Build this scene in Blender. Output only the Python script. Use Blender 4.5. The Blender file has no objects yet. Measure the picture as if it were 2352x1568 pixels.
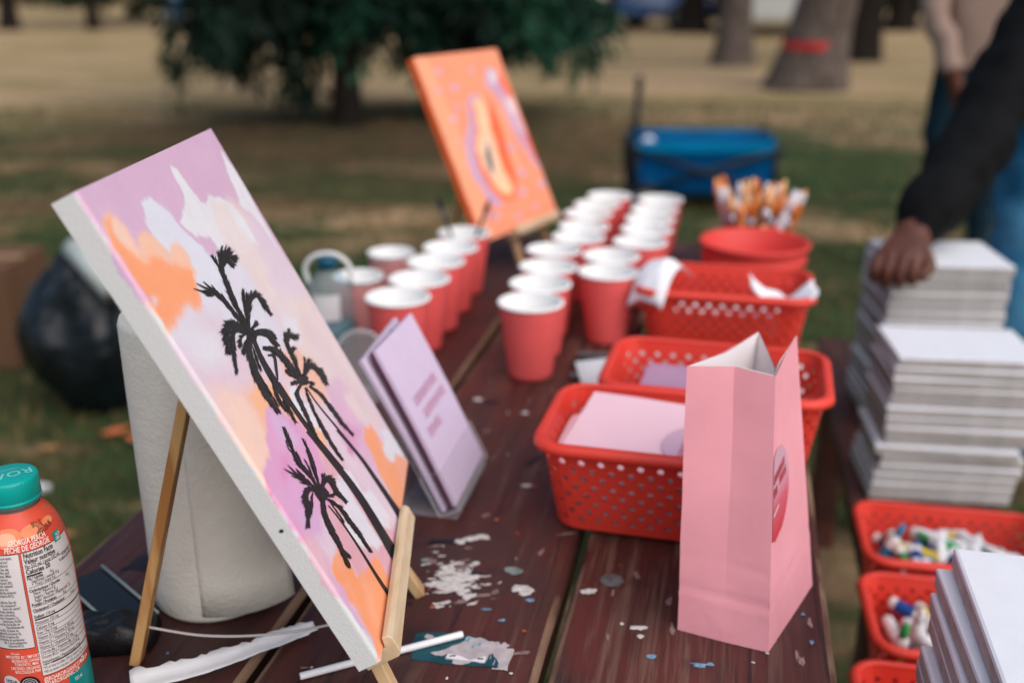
import bpy, bmesh, math, random
import numpy as np
from mathutils import Vector, Matrix, Euler, noise as mnoise

random.seed(7); RS = np.random.RandomState(7)
R_ = math.radians
scene = bpy.context.scene
COL = scene.collection

# ------------------------------------------------------------------ camera, sky, sun, exposure
CAM_Z, PITCH, YAW, FPX = 1.28, R_(19.7), R_(12.2), 2331.0
cam = bpy.data.cameras.new('camera')
cam.sensor_width = 36.0
cam.lens = FPX / 2352.0 * 36.0
cam.clip_start, cam.clip_end = 0.05, 600
cam.dof.use_dof = True
cam.dof.focus_distance = 0.745
cam.dof.aperture_fstop = 3.0
cam.dof.aperture_blades = 0
camo = bpy.data.objects.new('camera', cam); COL.objects.link(camo)
camo.location = (0, 0, CAM_Z)
camo.rotation_euler = (R_(90) - PITCH, 0, YAW)
scene.camera = camo

SUN_AZ, SUN_EL = R_(-38), R_(50)            # azimuth measured from +X towards +Y
world = bpy.data.worlds.new('World'); scene.world = world; world.use_nodes = True
wn = world.node_tree
bg = wn.nodes['Background']
sky = wn.nodes.new('ShaderNodeTexSky'); sky.sky_type = 'NISHITA'; sky.sun_disc = False
sky.sun_elevation = SUN_EL
sky.sun_rotation = R_(90) - SUN_AZ
sky.air_density = 1.0; sky.dust_density = 3.0; sky.ozone_density = 1.0
wn.links.new(sky.outputs[0], bg.inputs[0]); bg.inputs[1].default_value = 0.10
sun = bpy.data.lights.new('sun', 'SUN'); sun.energy = 1.5; sun.angle = R_(95); sun.color = (1.0, 0.965, 0.91)
suno = bpy.data.objects.new('sun', sun); COL.objects.link(suno)
sd = Vector((math.cos(SUN_EL) * math.cos(SUN_AZ), math.cos(SUN_EL) * math.sin(SUN_AZ), math.sin(SUN_EL)))
suno.rotation_euler = sd.to_track_quat('Z', 'Y').to_euler()
suno.location = (3, -3, 8)
vs = scene.view_settings
vs.view_transform = 'Standard'; vs.look = 'None'; vs.gamma = 1.0; vs.exposure = 0.48
scene.render.engine = 'CYCLES'
cy = scene.cycles; cy.max_bounces = 8; cy.diffuse_bounces = 3; cy.glossy_bounces = 3; cy.transmission_bounces = 7; cy.caustics_reflective = False; cy.caustics_refractive = False

# ------------------------------------------------------------------ helpers
def lin(c):
    c = c / 255.0
    return c / 12.92 if c <= 0.04045 else ((c + 0.055) / 1.055) ** 2.4
def s(r, g, b): return (lin(r), lin(g), lin(b))

MATS = {}
def mat(name, col, rough=0.6, spec=0.4, var=0.0, vscale=30.0, bump=0.0, bscale=120.0, metal=0.0, trans=0.0,
        stretch=(1, 1, 1), col2=None, lo=0.35, hi=0.65, sss=0.0, coat=0.0, ior=1.45, detail=4.0):
    if name in MATS: return MATS[name]
    m = bpy.data.materials.new(name); m.use_nodes = True
    nt = m.node_tree; p = nt.nodes['Principled BSDF']
    p.inputs['Base Color'].default_value = (*col, 1)
    p.inputs['Roughness'].default_value = rough
    p.inputs['Specular IOR Level'].default_value = spec
    p.inputs['Metallic'].default_value = metal
    p.inputs['Transmission Weight'].default_value = trans
    p.inputs['IOR'].default_value = ior
    p.inputs['Coat Weight'].default_value = coat
    if sss:
        p.inputs['Subsurface Weight'].default_value = sss
        p.inputs['Subsurface Radius'].default_value = (0.01, 0.006, 0.005)
        p.inputs['Subsurface Scale'].default_value = 0.5
    tc = nt.nodes.new('ShaderNodeTexCoord')
    mp = nt.nodes.new('ShaderNodeMapping'); mp.inputs['Scale'].default_value = stretch
    nt.links.new(tc.outputs['Object'], mp.inputs[0])
    if var or col2:
        n = nt.nodes.new('ShaderNodeTexNoise'); n.inputs['Scale'].default_value = vscale; n.inputs['Detail'].default_value = detail
        nt.links.new(mp.outputs[0], n.inputs[0])
        r = nt.nodes.new('ShaderNodeValToRGB')
        r.color_ramp.elements[0].position = lo; r.color_ramp.elements[1].position = hi
        a = col if col2 else tuple(c * (1 - var) for c in col)
        b = col2 if col2 else tuple(min(1, c * (1 + var)) for c in col)
        r.color_ramp.elements[0].color = (*a, 1); r.color_ramp.elements[1].color = (*b, 1)
        nt.links.new(n.outputs[0], r.inputs[0]); nt.links.new(r.outputs[0], p.inputs['Base Color'])
    if bump:
        n2 = nt.nodes.new('ShaderNodeTexNoise'); n2.inputs['Scale'].default_value = bscale; n2.inputs['Detail'].default_value = 3
        nt.links.new(mp.outputs[0], n2.inputs[0])
        bp = nt.nodes.new('ShaderNodeBump'); bp.inputs['Strength'].default_value = bump; bp.inputs['Distance'].default_value = 0.002
        nt.links.new(n2.outputs[0], bp.inputs['Height']); nt.links.new(bp.outputs[0], p.inputs['Normal'])
    MATS[name] = m
    return m

def vcol_mat(name, rough=0.65, bump=0.25, bscale=900.0):
    m = bpy.data.materials.new(name); m.use_nodes = True
    nt = m.node_tree; p = nt.nodes['Principled BSDF']
    a = nt.nodes.new('ShaderNodeVertexColor'); a.layer_name = 'Col'
    nt.links.new(a.outputs[0], p.inputs['Base Color'])
    p.inputs['Roughness'].default_value = rough; p.inputs['Specular IOR Level'].default_value = 0.3
    tc = nt.nodes.new('ShaderNodeTexCoord')
    n2 = nt.nodes.new('ShaderNodeTexNoise'); n2.inputs['Scale'].default_value = bscale; n2.inputs['Detail'].default_value = 2
    nt.links.new(tc.outputs['Object'], n2.inputs[0])
    bp = nt.nodes.new('ShaderNodeBump'); bp.inputs['Strength'].default_value = bump; bp.inputs['Distance'].default_value = 0.001
    nt.links.new(n2.outputs[0], bp.inputs['Height']); nt.links.new(bp.outputs[0], p.inputs['Normal'])
    MATS[name] = m
    return m

def clear_mat(name, tint, gloss=.1, rough=.05):
    """thin clear plastic: mostly see-through with a surface sheen"""
    m = bpy.data.materials.new(name); m.use_nodes = True; nt = m.node_tree; nt.nodes.remove(nt.nodes['Principled BSDF'])
    a = nt.nodes.new('ShaderNodeBsdfTransparent'); a.inputs[0].default_value = (*tint, 1)
    b = nt.nodes.new('ShaderNodeBsdfPrincipled'); b.inputs['Base Color'].default_value = (*[.6 + .3 * t for t in tint], 1); b.inputs['Roughness'].default_value = rough
    x = nt.nodes.new('ShaderNodeMixShader'); x.inputs[0].default_value = gloss
    nt.links.new(a.outputs[0], x.inputs[1]); nt.links.new(b.outputs[0], x.inputs[2]); nt.links.new(x.outputs[0], nt.nodes['Material Output'].inputs[0])
    MATS[name] = m; return m

def tag(o, label=None, cat=None, group=None, kind=None):
    if label: o['label'] = label
    if cat: o['category'] = cat
    if group: o['group'] = group
    if kind: o['kind'] = kind
    return o

def thing(name, label, cat, loc=(0, 0, 0), rotz=0.0, group=None):
    o = bpy.data.objects.new(name, None); COL.objects.link(o)
    o.empty_display_size = 0.05
    o.location = loc; o.rotation_euler = (0, 0, rotz)
    return tag(o, label, cat, group)

def link(name, me, parent=None, world=False):
    o = bpy.data.objects.new(name, me); COL.objects.link(o)
    if parent is not None:
        o.parent = parent
        if world:
            M = Matrix.LocRotScale(parent.location, parent.rotation_euler, parent.scale)
            o.matrix_parent_inverse = M.inverted()
    return o

def mk(name, V, F, m=None, parent=None, smooth=False, world=False, bevel=0.0, seg=2, solid=0.0, sub=0):
    me = bpy.data.meshes.new(name)
    me.from_pydata([tuple(v) for v in V], [], F)
    me.update()
    if m is not None: me.materials.append(m)
    if smooth: me.polygons.foreach_set('use_smooth', [True] * len(me.polygons))
    o = link(name, me, parent, world)
    if solid:
        k = o.modifiers.new('s', 'SOLIDIFY'); k.thickness = solid; k.offset = 0
    if bevel:
        k = o.modifiers.new('b', 'BEVEL'); k.width = bevel; k.segments = seg; k.limit_method = 'ANGLE'; k.angle_limit = R_(40)
    if sub:
        k = o.modifiers.new('u', 'SUBSURF'); k.levels = sub; k.render_levels = sub
    return o

def copy_tree(o, parent=None):
    c = o.copy(); COL.objects.link(c); c.parent = parent
    for ch in list(o.children):
        copy_tree(ch, c)
    return c

BOXF = [(0, 3, 2, 1), (4, 5, 6, 7), (0, 1, 5, 4), (1, 2, 6, 5), (2, 3, 7, 6), (3, 0, 4, 7)]
class G:
    """collects vertices and faces of one mesh"""
    def __init__(self): self.V = []; self.F = []
    def add(self, V, F):
        n = len(self.V); self.V += [Vector(v) for v in V]; self.F += [tuple(i + n for i in f) for f in F]; return self
    def box(self, lo, hi, M=None):
        (a, b, c), (d, e, f) = lo, hi
        V = [Vector(v) for v in ((a, b, c), (d, b, c), (d, e, c), (a, e, c), (a, b, f), (d, b, f), (d, e, f), (a, e, f))]
        if M is not None: V = [M @ v for v in V]
        return self.add(V, BOXF)
    def bar(self, p, q, w, h, up=(0, 0, 1)):
        p, q = Vector(p), Vector(q); d = (q - p).normalized(); x = d.cross(Vector(up)).normalized(); y = x.cross(d)
        V = [c + x * a * w / 2 + y * b * h / 2 for c in (p, q) for a, b in ((-1, -1), (1, -1), (1, 1), (-1, 1))]
        return self.add(V, [(0, 3, 2, 1), (4, 5, 6, 7), (0, 1, 5, 4), (1, 2, 6, 5), (2, 3, 7, 6), (3, 0, 4, 7)])
    def tube(self, pts, r, n=10, cap=True):
        pts = [Vector(p) for p in pts]; k = len(pts)
        rs = r if hasattr(r, '__len__') else [r] * k
        rings = []; prev = None
        for i, p in enumerate(pts):
            d = (pts[min(i + 1, k - 1)] - pts[max(i - 1, 0)]).normalized()
            if prev is None:
                prev = d.orthogonal().normalized()
            x = (prev - d * prev.dot(d)).normalized(); prev = x; y = d.cross(x)
            rings.append([p + (x * math.cos(2 * math.pi * j / n) + y * math.sin(2 * math.pi * j / n)) * rs[i] for j in range(n)])
        V = [v for rg in rings for v in rg]
        F = [(i * n + j, i * n + (j + 1) % n, (i + 1) * n + (j + 1) % n, (i + 1) * n + j) for i in range(k - 1) for j in range(n)]
        if cap: F += [tuple(range(n))[::-1], tuple((k - 1) * n + j for j in range(n))]
        return self.add(V, F)
    def lathe(self, prof, n=40, c=(0, 0, 0), close=False):
        c = Vector(c); V = []; F = []; k = len(prof)
        for r, z in prof:
            for j in range(n):
                a = 2 * math.pi * j / n; V.append(c + Vector((r * math.cos(a), r * math.sin(a), z)))
        for i in range(k - 1):
            for j in range(n):
                F.append((i * n + j, i * n + (j + 1) % n, (i + 1) * n + (j + 1) % n, (i + 1) * n + j))
        if close: F += [tuple(range(n))[::-1], tuple((k - 1) * n + j for j in range(n))]
        return self.add(V, F)
    def xf(self, M):
        self.V = [M @ v for v in self.V]; return self
    def obj(self, name, m=None, parent=None, **k): return mk(name, self.V, self.F, m, parent, **k)

def smooth_pts(pts, n=6):
    """Catmull-Rom through points"""
    P = [Vector(p) for p in pts]; P = [P[0] * 2 - P[1]] + P + [P[-1] * 2 - P[-2]]
    out = []
    for i in range(1, len(P) - 2):
        a, b, c, d = P[i - 1:i + 3]
        for k in range(n):
            t = k / n
            out.append(0.5 * ((2 * b) + (c - a) * t + (2 * a - 5 * b + 4 * c - d) * t * t + (3 * b - a - 3 * c + d) * t ** 3))
    out.append(P[-2]); return out

# tracing helper: a point of the photograph (2352 x 1568 grid) on a given plane
cY, sY, cP, sP = math.cos(YAW), math.sin(YAW), math.cos(PITCH), math.sin(PITCH)
C_FW = Vector((-sY * cP, cY * cP, -sP)); C_RT = Vector((cY, sY, 0)); C_UP = C_RT.cross(C_FW); C_O = Vector((0, 0, CAM_Z))
def ray(x, y): return C_FW + C_RT * ((x - 1176) / FPX) - C_UP * ((y - 784) / FPX)
def at_z(x, y, z):
    r = ray(x, y); return C_O + r * ((z - CAM_Z) / r.z)
def at_d(x, y, d): return C_O + ray(x, y) * d

ORD = ['first', 'second', 'third', 'fourth', 'fifth', 'sixth', 'seventh', 'eighth', 'ninth', 'tenth', 'eleventh', 'twelfth',
       'thirteenth', 'fourteenth', 'fifteenth', 'sixteenth']

def text_meshes(specs):
    """specs: list of (string, size, weight) -> list of (verts2d, faces)"""
    obs = []
    for t, size, w in specs:
        cu = bpy.data.curves.new('t', 'FONT'); cu.body = t; cu.size = size; cu.offset = w * size; cu.resolution_u = 2
        cu.fill_mode = 'FRONT'
        o = bpy.data.objects.new('t', cu); COL.objects.link(o); obs.append(o)
    dg = bpy.context.evaluated_depsgraph_get(); dg.update()
    out = []
    for o in obs:
        me = bpy.data.meshes.new_from_object(o.evaluated_get(dg))
        out.append(([v.co.copy() for v in me.vertices], [tuple(p.vertices) for p in me.polygons]))
        bpy.data.meshes.remove(me)
    for o in obs:
        cu = o.data; bpy.data.objects.remove(o); bpy.data.curves.remove(cu)
    return out
TZ = 0.75   # table top height
# ------------------------------------------------------------------ ground
def ground_material():
    m = bpy.data.materials.new('dry_grass'); m.use_nodes = True; nt = m.node_tree; p = nt.nodes['Principled BSDF']
    tc = nt.nodes.new('ShaderNodeTexCoord')
    def nz(scale, detail=5, rough=0.6, w=0.0, st=(1, 1, 1)):
        mp = nt.nodes.new('ShaderNodeMapping'); mp.inputs['Location'].default_value = (w, w * 1.7, 0); mp.inputs['Scale'].default_value = st
        nt.links.new(tc.outputs['Object'], mp.inputs[0])
        n = nt.nodes.new('ShaderNodeTexNoise'); n.inputs['Scale'].default_value = scale; n.inputs['Detail'].default_value = detail
        n.inputs['Roughness'].default_value = rough
        nt.links.new(mp.outputs[0], n.inputs[0]); return n.outputs[0]
    def ramp(f, a, b, ca=(0, 0, 0, 1), cb=(1, 1, 1, 1)):
        r = nt.nodes.new('ShaderNodeValToRGB'); e = r.color_ramp.elements
        e[0].position, e[1].position = a, b; e[0].color, e[1].color = ca, cb
        nt.links.new(f, r.inputs[0]); return r.outputs[0]
    def mix(f, a, b):
        x = nt.nodes.new('ShaderNodeMix'); x.data_type = 'RGBA'
        nt.links.new(f, x.inputs[0])
        for i, c in ((6, a), (7, b)):
            if isinstance(c, tuple): x.inputs[i].default_value = (*c, 1)
            else: nt.links.new(c, x.inputs[i])
        return x.outputs[2]
    straw = mix(ramp(nz(2.6, 4, 0.6, 3), .35, .65), s(168, 136, 102), s(200, 168, 130))
    earth = mix(ramp(nz(9, 5, 0.7, 9), .42, .62), s(94, 74, 54), s(128, 102, 76))
    dry = mix(ramp(nz(0.9, 5, 0.6, 5), .40, .60), earth, straw)
    green = mix(ramp(nz(5, 4, 0.7, 2), .35, .65), s(30, 56, 33), s(58, 86, 48))
    base = mix(ramp(nz(0.8, 7, 0.68, 14.0, (.7, 1.3, 1)), .445, .515), dry, green)
    # needle litter lying under the conifers
    xyz = nt.nodes.new('ShaderNodeVectorMath'); xyz.operation = 'DISTANCE'; xyz.inputs[1].default_value = (-3.3, 8.4, 0)
    nt.links.new(tc.outputs['Object'], xyz.inputs[0])
    ad = nt.nodes.new('ShaderNodeMath'); ad.operation = 'MULTIPLY_ADD'
    nt.links.new(nz(1.2, 4, .6, 21), ad.inputs[0]); ad.inputs[1].default_value = 2.4
    nt.links.new(xyz.outputs['Value'], ad.inputs[2])
    lit = nt.nodes.new('ShaderNodeMapRange'); lit.inputs[1].default_value = 2.2; lit.inputs[2].default_value = 4.6
    lit.inputs[3].default_value = 1; lit.inputs[4].default_value = 0
    nt.links.new(ad.outputs[0], lit.inputs[0])
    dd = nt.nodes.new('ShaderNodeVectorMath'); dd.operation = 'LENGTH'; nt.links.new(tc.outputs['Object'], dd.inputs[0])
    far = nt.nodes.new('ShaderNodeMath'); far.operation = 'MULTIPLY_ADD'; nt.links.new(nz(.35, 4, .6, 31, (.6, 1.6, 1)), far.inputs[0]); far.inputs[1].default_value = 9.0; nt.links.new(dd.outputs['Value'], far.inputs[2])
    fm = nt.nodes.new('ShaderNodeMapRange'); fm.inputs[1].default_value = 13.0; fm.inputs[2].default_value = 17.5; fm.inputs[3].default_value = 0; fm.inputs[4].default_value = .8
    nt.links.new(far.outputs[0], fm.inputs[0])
    base = mix(fm.outputs[0], base, mix(ramp(nz(.5, 4, .6, 41, (.5, 2, 1)), .4, .62), s(206, 174, 138), s(168, 148, 102)))  # sunlight on the distant lawn painted in as paler straw
    base = mix(lit.outputs[0], base, s(84, 64, 50))
    base2 = mix(ramp(nz(70, 4, .8, 4), .3, .75), base, mix(ramp(nz(40, 3, .7, 8), .4, .6), s(86, 72, 48), s(165, 142, 108)))
    # keep most of the patch colour
    x = nt.nodes.new('ShaderNodeMix'); x.data_type = 'RGBA'; x.inputs[0].default_value = 0.22
    nt.links.new(base, x.inputs[6]); nt.links.new(base2, x.inputs[7])
    nt.links.new(x.outputs[2], p.inputs['Base Color'])
    p.inputs['Roughness'].default_value = 0.95; p.inputs['Specular IOR Level'].default_value = 0.1
    bp = nt.nodes.new('ShaderNodeBump'); bp.inputs['Strength'].default_value = 0.8; bp.inputs['Distance'].default_value = 0.03
    nt.links.new(nz(45, 4, .7, 6), bp.inputs['Height']); nt.links.new(bp.outputs[0], p.inputs['Normal'])
    return m
def hgt(x, y):
    d = math.hypot(x, y)
    k = min(1, max(0, (d - 2.5) / 6))
    return 0.05 * k * mnoise.noise((x * .35, y * .35, 2.0)) 
NG = 150
gx = [math.copysign(abs(t) ** 2.4, t) * 420 for t in np.linspace(-1, 1, NG)]
gv = [(x, y + 6, hgt(x, y + 6)) for y in gx for x in gx]
gf = [(j * NG + i, j * NG + i + 1, (j + 1) * NG + i + 1, (j + 1) * NG + i) for j in range(NG - 1) for i in range(NG - 1)]
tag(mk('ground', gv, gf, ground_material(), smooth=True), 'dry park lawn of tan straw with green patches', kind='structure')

# grass blades: uncountable, one object
def grass():
    V = []; F = []
    cols = []
    n = 52000
    th = RS.uniform(R_(58), R_(122), n) + YAW; d = 1.3 + 10.5 * RS.rand(n) ** 1.5
    for i in range(n):
        x, y = d[i] * math.cos(th[i]), d[i] * math.sin(th[i])
        if -0.62 < x < 0.5 and y < 2.3: continue
        h = RS.uniform(.012, .05); w = RS.uniform(.002, .005) * (1 + .12 * d[i]); a = RS.uniform(0, 6.28); l = RS.uniform(-.03, .03, 2)
        z = hgt(x, y)
        k = len(V)
        V += [(x - w * math.cos(a), y - w * math.sin(a), z - .004), (x + w * math.cos(a), y + w * math.sin(a), z - .004), (x + l[0], y + l[1], z + h)]
        F.append((k, k + 1, k + 2))
    m = mat('grass_blade', s(108, 94, 62), .9, .1, col2=s(46, 70, 38), vscale=0.9, lo=.42, hi=.58)
    tag(mk('grass', V, F, m), 'short dry grass blades scattered over the lawn', 'grass', kind='stuff')
grass()

# ------------------------------------------------------------------ picnic table and bench
def plank_material():
    m = bpy.data.materials.new('red_brown_painted_wood'); m.use_nodes = True; nt = m.node_tree; p = nt.nodes['Principled BSDF']
    tc = nt.nodes.new('ShaderNodeTexCoord'); gi = nt.nodes.new('ShaderNodeObjectInfo')
    add = nt.nodes.new('ShaderNodeVectorMath'); add.operation = 'ADD'
    nt.links.new(tc.outputs['Object'], add.inputs[0]); nt.links.new(gi.outputs['Location'], add.inputs[1])
    def nz(scale, st, detail=5, rough=.6, loc=(0, 0, 0), dist=0.0):
        mp = nt.nodes.new('ShaderNodeMapping'); mp.inputs['Scale'].default_value = st; mp.inputs['Location'].default_value = loc
        nt.links.new(add.outputs[0], mp.inputs[0])
        n = nt.nodes.new('ShaderNodeTexNoise'); n.inputs['Scale'].default_value = scale; n.inputs['Detail'].default_value = detail
        n.inputs['Roughness'].default_value = rough; n.inputs['Distortion'].default_value = dist
        nt.links.new(mp.outputs[0], n.inputs[0]); return n.outputs[0]
    def ramp(f, a, b, ca=0.0, cb=1.0):
        r = nt.nodes.new('ShaderNodeMapRange'); r.inputs[1].default_value = a; r.inputs[2].default_value = b
        r.inputs[3].default_value = ca; r.inputs[4].default_value = cb
        nt.links.new(f, r.inputs[0]); return r.outputs[0]
    def mix(f, a, b):
        x = nt.nodes.new('ShaderNodeMix'); x.data_type = 'RGBA'; nt.links.new(f, x.inputs[0])
        for i, c in ((6, a), (7, b)):
            if isinstance(c, tuple): x.inputs[i].default_value = (*c, 1)
            else: nt.links.new(c, x.inputs[i])
        return x.outputs[2]
    def mul(a, b):
        x = nt.nodes.new('ShaderNodeMath'); x.operation = 'MULTIPLY'; nt.links.new(a, x.inputs[0])
        if isinstance(b, float): x.inputs[1].default_value = b
        else: nt.links.new(b, x.inputs[1])
        return x.outputs[0]
    paint = mix(ramp(nz(7, (1, .35, 1), 5, .65), .35, .65), s(56, 29, 26), s(90, 43, 36))
    paint = mix(ramp(nz(16, (1, .5, 1), 4, .7, (3, 1, 0)), .45, .62), paint, s(68, 42, 37))
    grain = nz(60, (1.6, .06, 1), 5, .7, (1, 4, 0), .3)
    wornmask = mul(ramp(grain, .50, .62), ramp(nz(3.6, (1, .5, 1), 4, .6, (7, 3, 0)), .46, .62))
    col = mix(mul(wornmask, 0.5), paint, s(122, 99, 84))
    dark = mul(ramp(nz(90, (1.6, .04, 1), 4, .7, (2, 8, 0)), .57, .66), 0.7)
    col = mix(dark, col, s(28, 17, 16))
    stains = mul(ramp(nz(9, (1, 1, 1), 3, .5, (9, 2, 0)), .60, .68), 0.55)
    col = mix(stains, col, s(32, 25, 25))
    nt.links.new(col, p.inputs['Base Color'])
    nt.links.new(ramp(nz(25, (1, .3, 1), 4), .3, .7, .36, .62), p.inputs['Roughness'])
    p.inputs['Specular IOR Level'].default_value = 0.4
    bp = nt.nodes.new('ShaderNodeBump'); bp.inputs['Strength'].default_value = 0.55; bp.inputs['Distance'].default_value = 0.0015
    nt.links.new(grain, bp.inputs['Height']); nt.links.new(bp.outputs[0], p.inputs['Normal'])
    return m
M_PLANK = plank_material()
M_WORN = mat('worn_board_edge', s(70, 38, 33), .7, .25, col2=s(132, 106, 86), vscale=26, stretch=(1, .35, 1), lo=.40, hi=.60)
table = thing('picnic_table', 'red-brown painted wooden picnic table spattered with paint, holding the art supplies', 'table', (-.24, 1.35, 0))
PX = [(-.590, -.3545), (-.3465, -.1235), (-.1155, .113)]
Y0, Y1 = .30, 2.14
planks = []
def plank(name, x0, x1, y0, y1, z0, z1, parent, seed):
    """board with softly worn, slightly wavy arrises"""
    n = 60; V = []; F = []; r = .006
    prof = [(0, -1), (0, -.16), (.12, -.05), (.35, 0)]
    ring = []
    w = x1 - x0
    sec = [(x0 + .002, z0), (x0, z1 - r), (x0 + r * .35, z1 - r * .3), (x0 + r, z1), (x0 + w * .25, z1 + .0006), (x0 + w * .5, z1 + .0009), (x0 + w * .75, z1 + .0006),
           (x1 - r, z1), (x1 - r * .35, z1 - r * .3), (x1, z1 - r), (x1 - .002, z0)]
    k = len(sec)
    for i in range(n + 1):
        y = y0 + (y1 - y0) * i / n
        for j, (x, z) in enumerate(sec):
            e = 1 if j in (1, 2, 3, 7, 8, 9) else .3
            V.append((x + .0012 * e * mnoise.noise((y * 9, seed, j * .2)), y, z + .0008 * e * mnoise.noise((y * 14, seed + 5, j * .3))))
    for i in range(n):
        for j in range(k):
            F.append((i * k + j, i * k + (j + 1) % k, (i + 1) * k + (j + 1) % k, (i + 1) * k + j))
    F += [tuple(range(k)), tuple(n * k + j for j in range(k))[::-1]]
    F = [f[::-1] for f in F]
    o = mk(name, V, F, M_PLANK, parent, smooth=False, world=True); o.data.materials.append(M_WORN)
    for i in range(n):
        for j in ((1, 2, 7, 8) if parent is table else ()): o.data.polygons[i * k + j].material_index = 1
    return o
for i, (a, b) in enumerate(PX):
    planks.append(plank('tabletop_plank', a, b, Y0 + (.0, .012, .004)[i], Y1 - (.01, 0, .014)[i], .712, TZ, table, i * 3.1))
for y in (.62, 1.35, 1.98):
    G().box((-.57, y - .019, .624), (.095, y + .019, .7115)).obj('cross_brace', M_PLANK, table, world=True, bevel=.003)
for y in (.70, 1.90):
    for sx in (-1, 1):
        G().bar((-.24 + sx * .20, y, .70), (-.24 + sx * .28, y, 0.0), .038, .09, (0, 1, 0)).obj('leg', M_PLANK, table, world=True, bevel=.003)

bench = thing('bench', 'dark wooden bench beside the table, carrying red baskets and stacked canvases', 'bench', (.37, 1.3, 0))
for i, (a, b) in enumerate(((.235, .352), (.360, .477))):
    plank('seat_plank', a, b, .35, 2.45, .412, .45, bench, 20 + i)
for y in (.60, 1.35, 2.2):
    G().box((.24, y - .019, .33), (.47, y + .019, .4115)).obj('cross_brace', M_PLANK, bench, world=True, bevel=.003)
    for x in (.27, .44):
        G().box((x - .03, y + .0195, 0), (x + .03, y + .06, .411)).obj('leg', M_PLANK, bench, world=True, bevel=.003)

# paint spatters and countersunk bolt marks on the planks
def splat(g, c, a, b, rot, n=16, rag=.35, z=TZ, h=.0008):
    cx, cy = c; ph = random.random() * 50
    ring = []; inner = []
    for k in range(n):
        t = 2 * math.pi * k / n
        q = 1 + rag * mnoise.noise((math.cos(t) * 1.7 + ph, math.sin(t) * 1.7, ph))+ rag * .6 * (random.random() - .5)
        x, y = a * q * math.cos(t), b * q * math.sin(t)
        X, Y = x * math.cos(rot) - y * math.sin(rot), x * math.sin(rot) + y * math.cos(rot)
        ring.append((cx + X, cy + Y, z + .0002)); inner.append((cx + X * .75, cy + Y * .75, z + h))
    V = ring + inner + [(cx, cy, z + h * 1.1)]
    F = [(k, (k + 1) % n, n + (k + 1) % n, n + k) for k in range(n)] + [(n + k, n + (k + 1) % n, 2 * n) for k in range(n)]
    g.add(V, F)
M_SM = mat('smeared_paint', s(132, 108, 104), .6, .3, var=.25, vscale=260)
M_WP = mat('dried_white_paint', s(196, 190, 186), .6, .3, var=.18, vscale=260)
M_GP = mat('dried_grey_paint', s(120, 128, 126), .55, .4, var=.3, vscale=120)
M_BP = mat('dried_blue_paint', s(104, 138, 164), .6, .3, var=.3, vscale=200)
M_KP = mat('dried_black_paint', s(24, 26, 32), .45, .4, var=.3, vscale=120)
M_RP = mat('dried_orange_paint', s(150, 74, 54), .6, .3, var=.3, vscale=200)
zt = TZ + .0011
mid, right, leftp = planks[1], planks[2], planks[0]
g = G()
for _ in range(40):
    a_ = random.uniform(.002, .010); splat(g, (random.uniform(-.335, -.13), random.uniform(.60, 1.25)), a_, a_ * random.uniform(.15, .4), random.uniform(.2, 1.5), 14, .8, TZ + .0007, .0002)
for _ in range(14): splat(g, (-.226 + random.gauss(0, .02), .79 + random.gauss(0, .022)), random.uniform(.003, .009), random.uniform(.002, .004), .6, 14, .8, TZ + .0007, .0002)
g.obj('paint_smear', M_SM, mid, world=True)['kind'] = 'stuff'
g = G()
for _ in range(34):
    a_ = random.uniform(.002, .009); splat(g, (random.uniform(-.108, .10), random.uniform(.60, 1.0)), a_ * random.uniform(.15, .35), a_, random.uniform(-.2, .2), 14, .8, TZ + .0007, .0002)
g.obj('paint_smear', M_SM, right, world=True)['kind'] = 'stuff'
g = G()
for _ in range(150):                                   # crumbly white patch by the easel foot
    r = abs(random.gauss(0, 1)); t = random.random() * 6.28
    c = (-.226 + .017 * r * math.cos(t) * 1.1, .788 + .021 * r * math.sin(t))
    q = random.uniform(.0007, .0036) * (1.2 - .25 * r if r < 3 else .4)
    splat(g, c, q * random.uniform(1, 2.6), q * random.uniform(.5, 1), random.uniform(.1, .9), 11, .8, zt, .0005)
for c, a, b, rt in (((-.222, .775), .012, .006, .5), ((-.214, .772), .009, .005, -.3), ((-.211, .795), .010, .0045, .3), ((-.236, .806), .008, .005, 0), ((-.205, .765), .006, .004, 1)):
    splat(g, c, a, b, rt, 18, .6, zt)
splat(g, (-.238, .855), .006, .0045, .4, 16, .5, zt); splat(g, (-.229, .862), .011, .005, .45, 18, .45, zt); splat(g, (-.218, .868), .007, .004, .0, 16, .5, zt)
splat(g, (-.160, .786), .0105, .006, .2, 18, .5, zt); splat(g, (-.156, .781), .006, .005, .9, 14, .5, zt)
splat(g, (-.238, 1.18), .005, .004, 0, 12, .3, zt); splat(g, (-.308, 1.21), .006, .0045, 0, 12, .3, zt); splat(g, (-.196, .985), .007, .003, .2, 12, .3, zt)
for _ in range(26): splat(g, (random.uniform(-.33, -.13), random.uniform(.62, 1.5)), *(random.uniform(.0005, .0018) for _ in 'ab'), 0, 8, .4, zt)
g.obj('paint_spatter', M_WP, mid, world=True)['kind'] = 'stuff'
g = G()
splat(g, (-.1745, .815), .0085, .0065, 0, 18, .25, zt); splat(g, (-.262, .815), .004, .003, .4, 12, .4, zt)
g.obj('paint_spatter', M_GP, mid, world=True)['kind'] = 'stuff'
g = G()
for c, a, b, rt in (((-.25, .852), .02, .005, .2), ((-.29, 1.205), .008, .006, 0), ((-.215, .80), .012, .004, .3), ((-.20, 1.05), .016, .005, 1.2), ((-.26, .74), .008, .003, .4)):
    splat(g, c, a, b, rt, 18, .6, zt, .0004)
g.obj('paint_spatter', M_KP, mid, world=True)['kind'] = 'stuff'
g = G()
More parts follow.
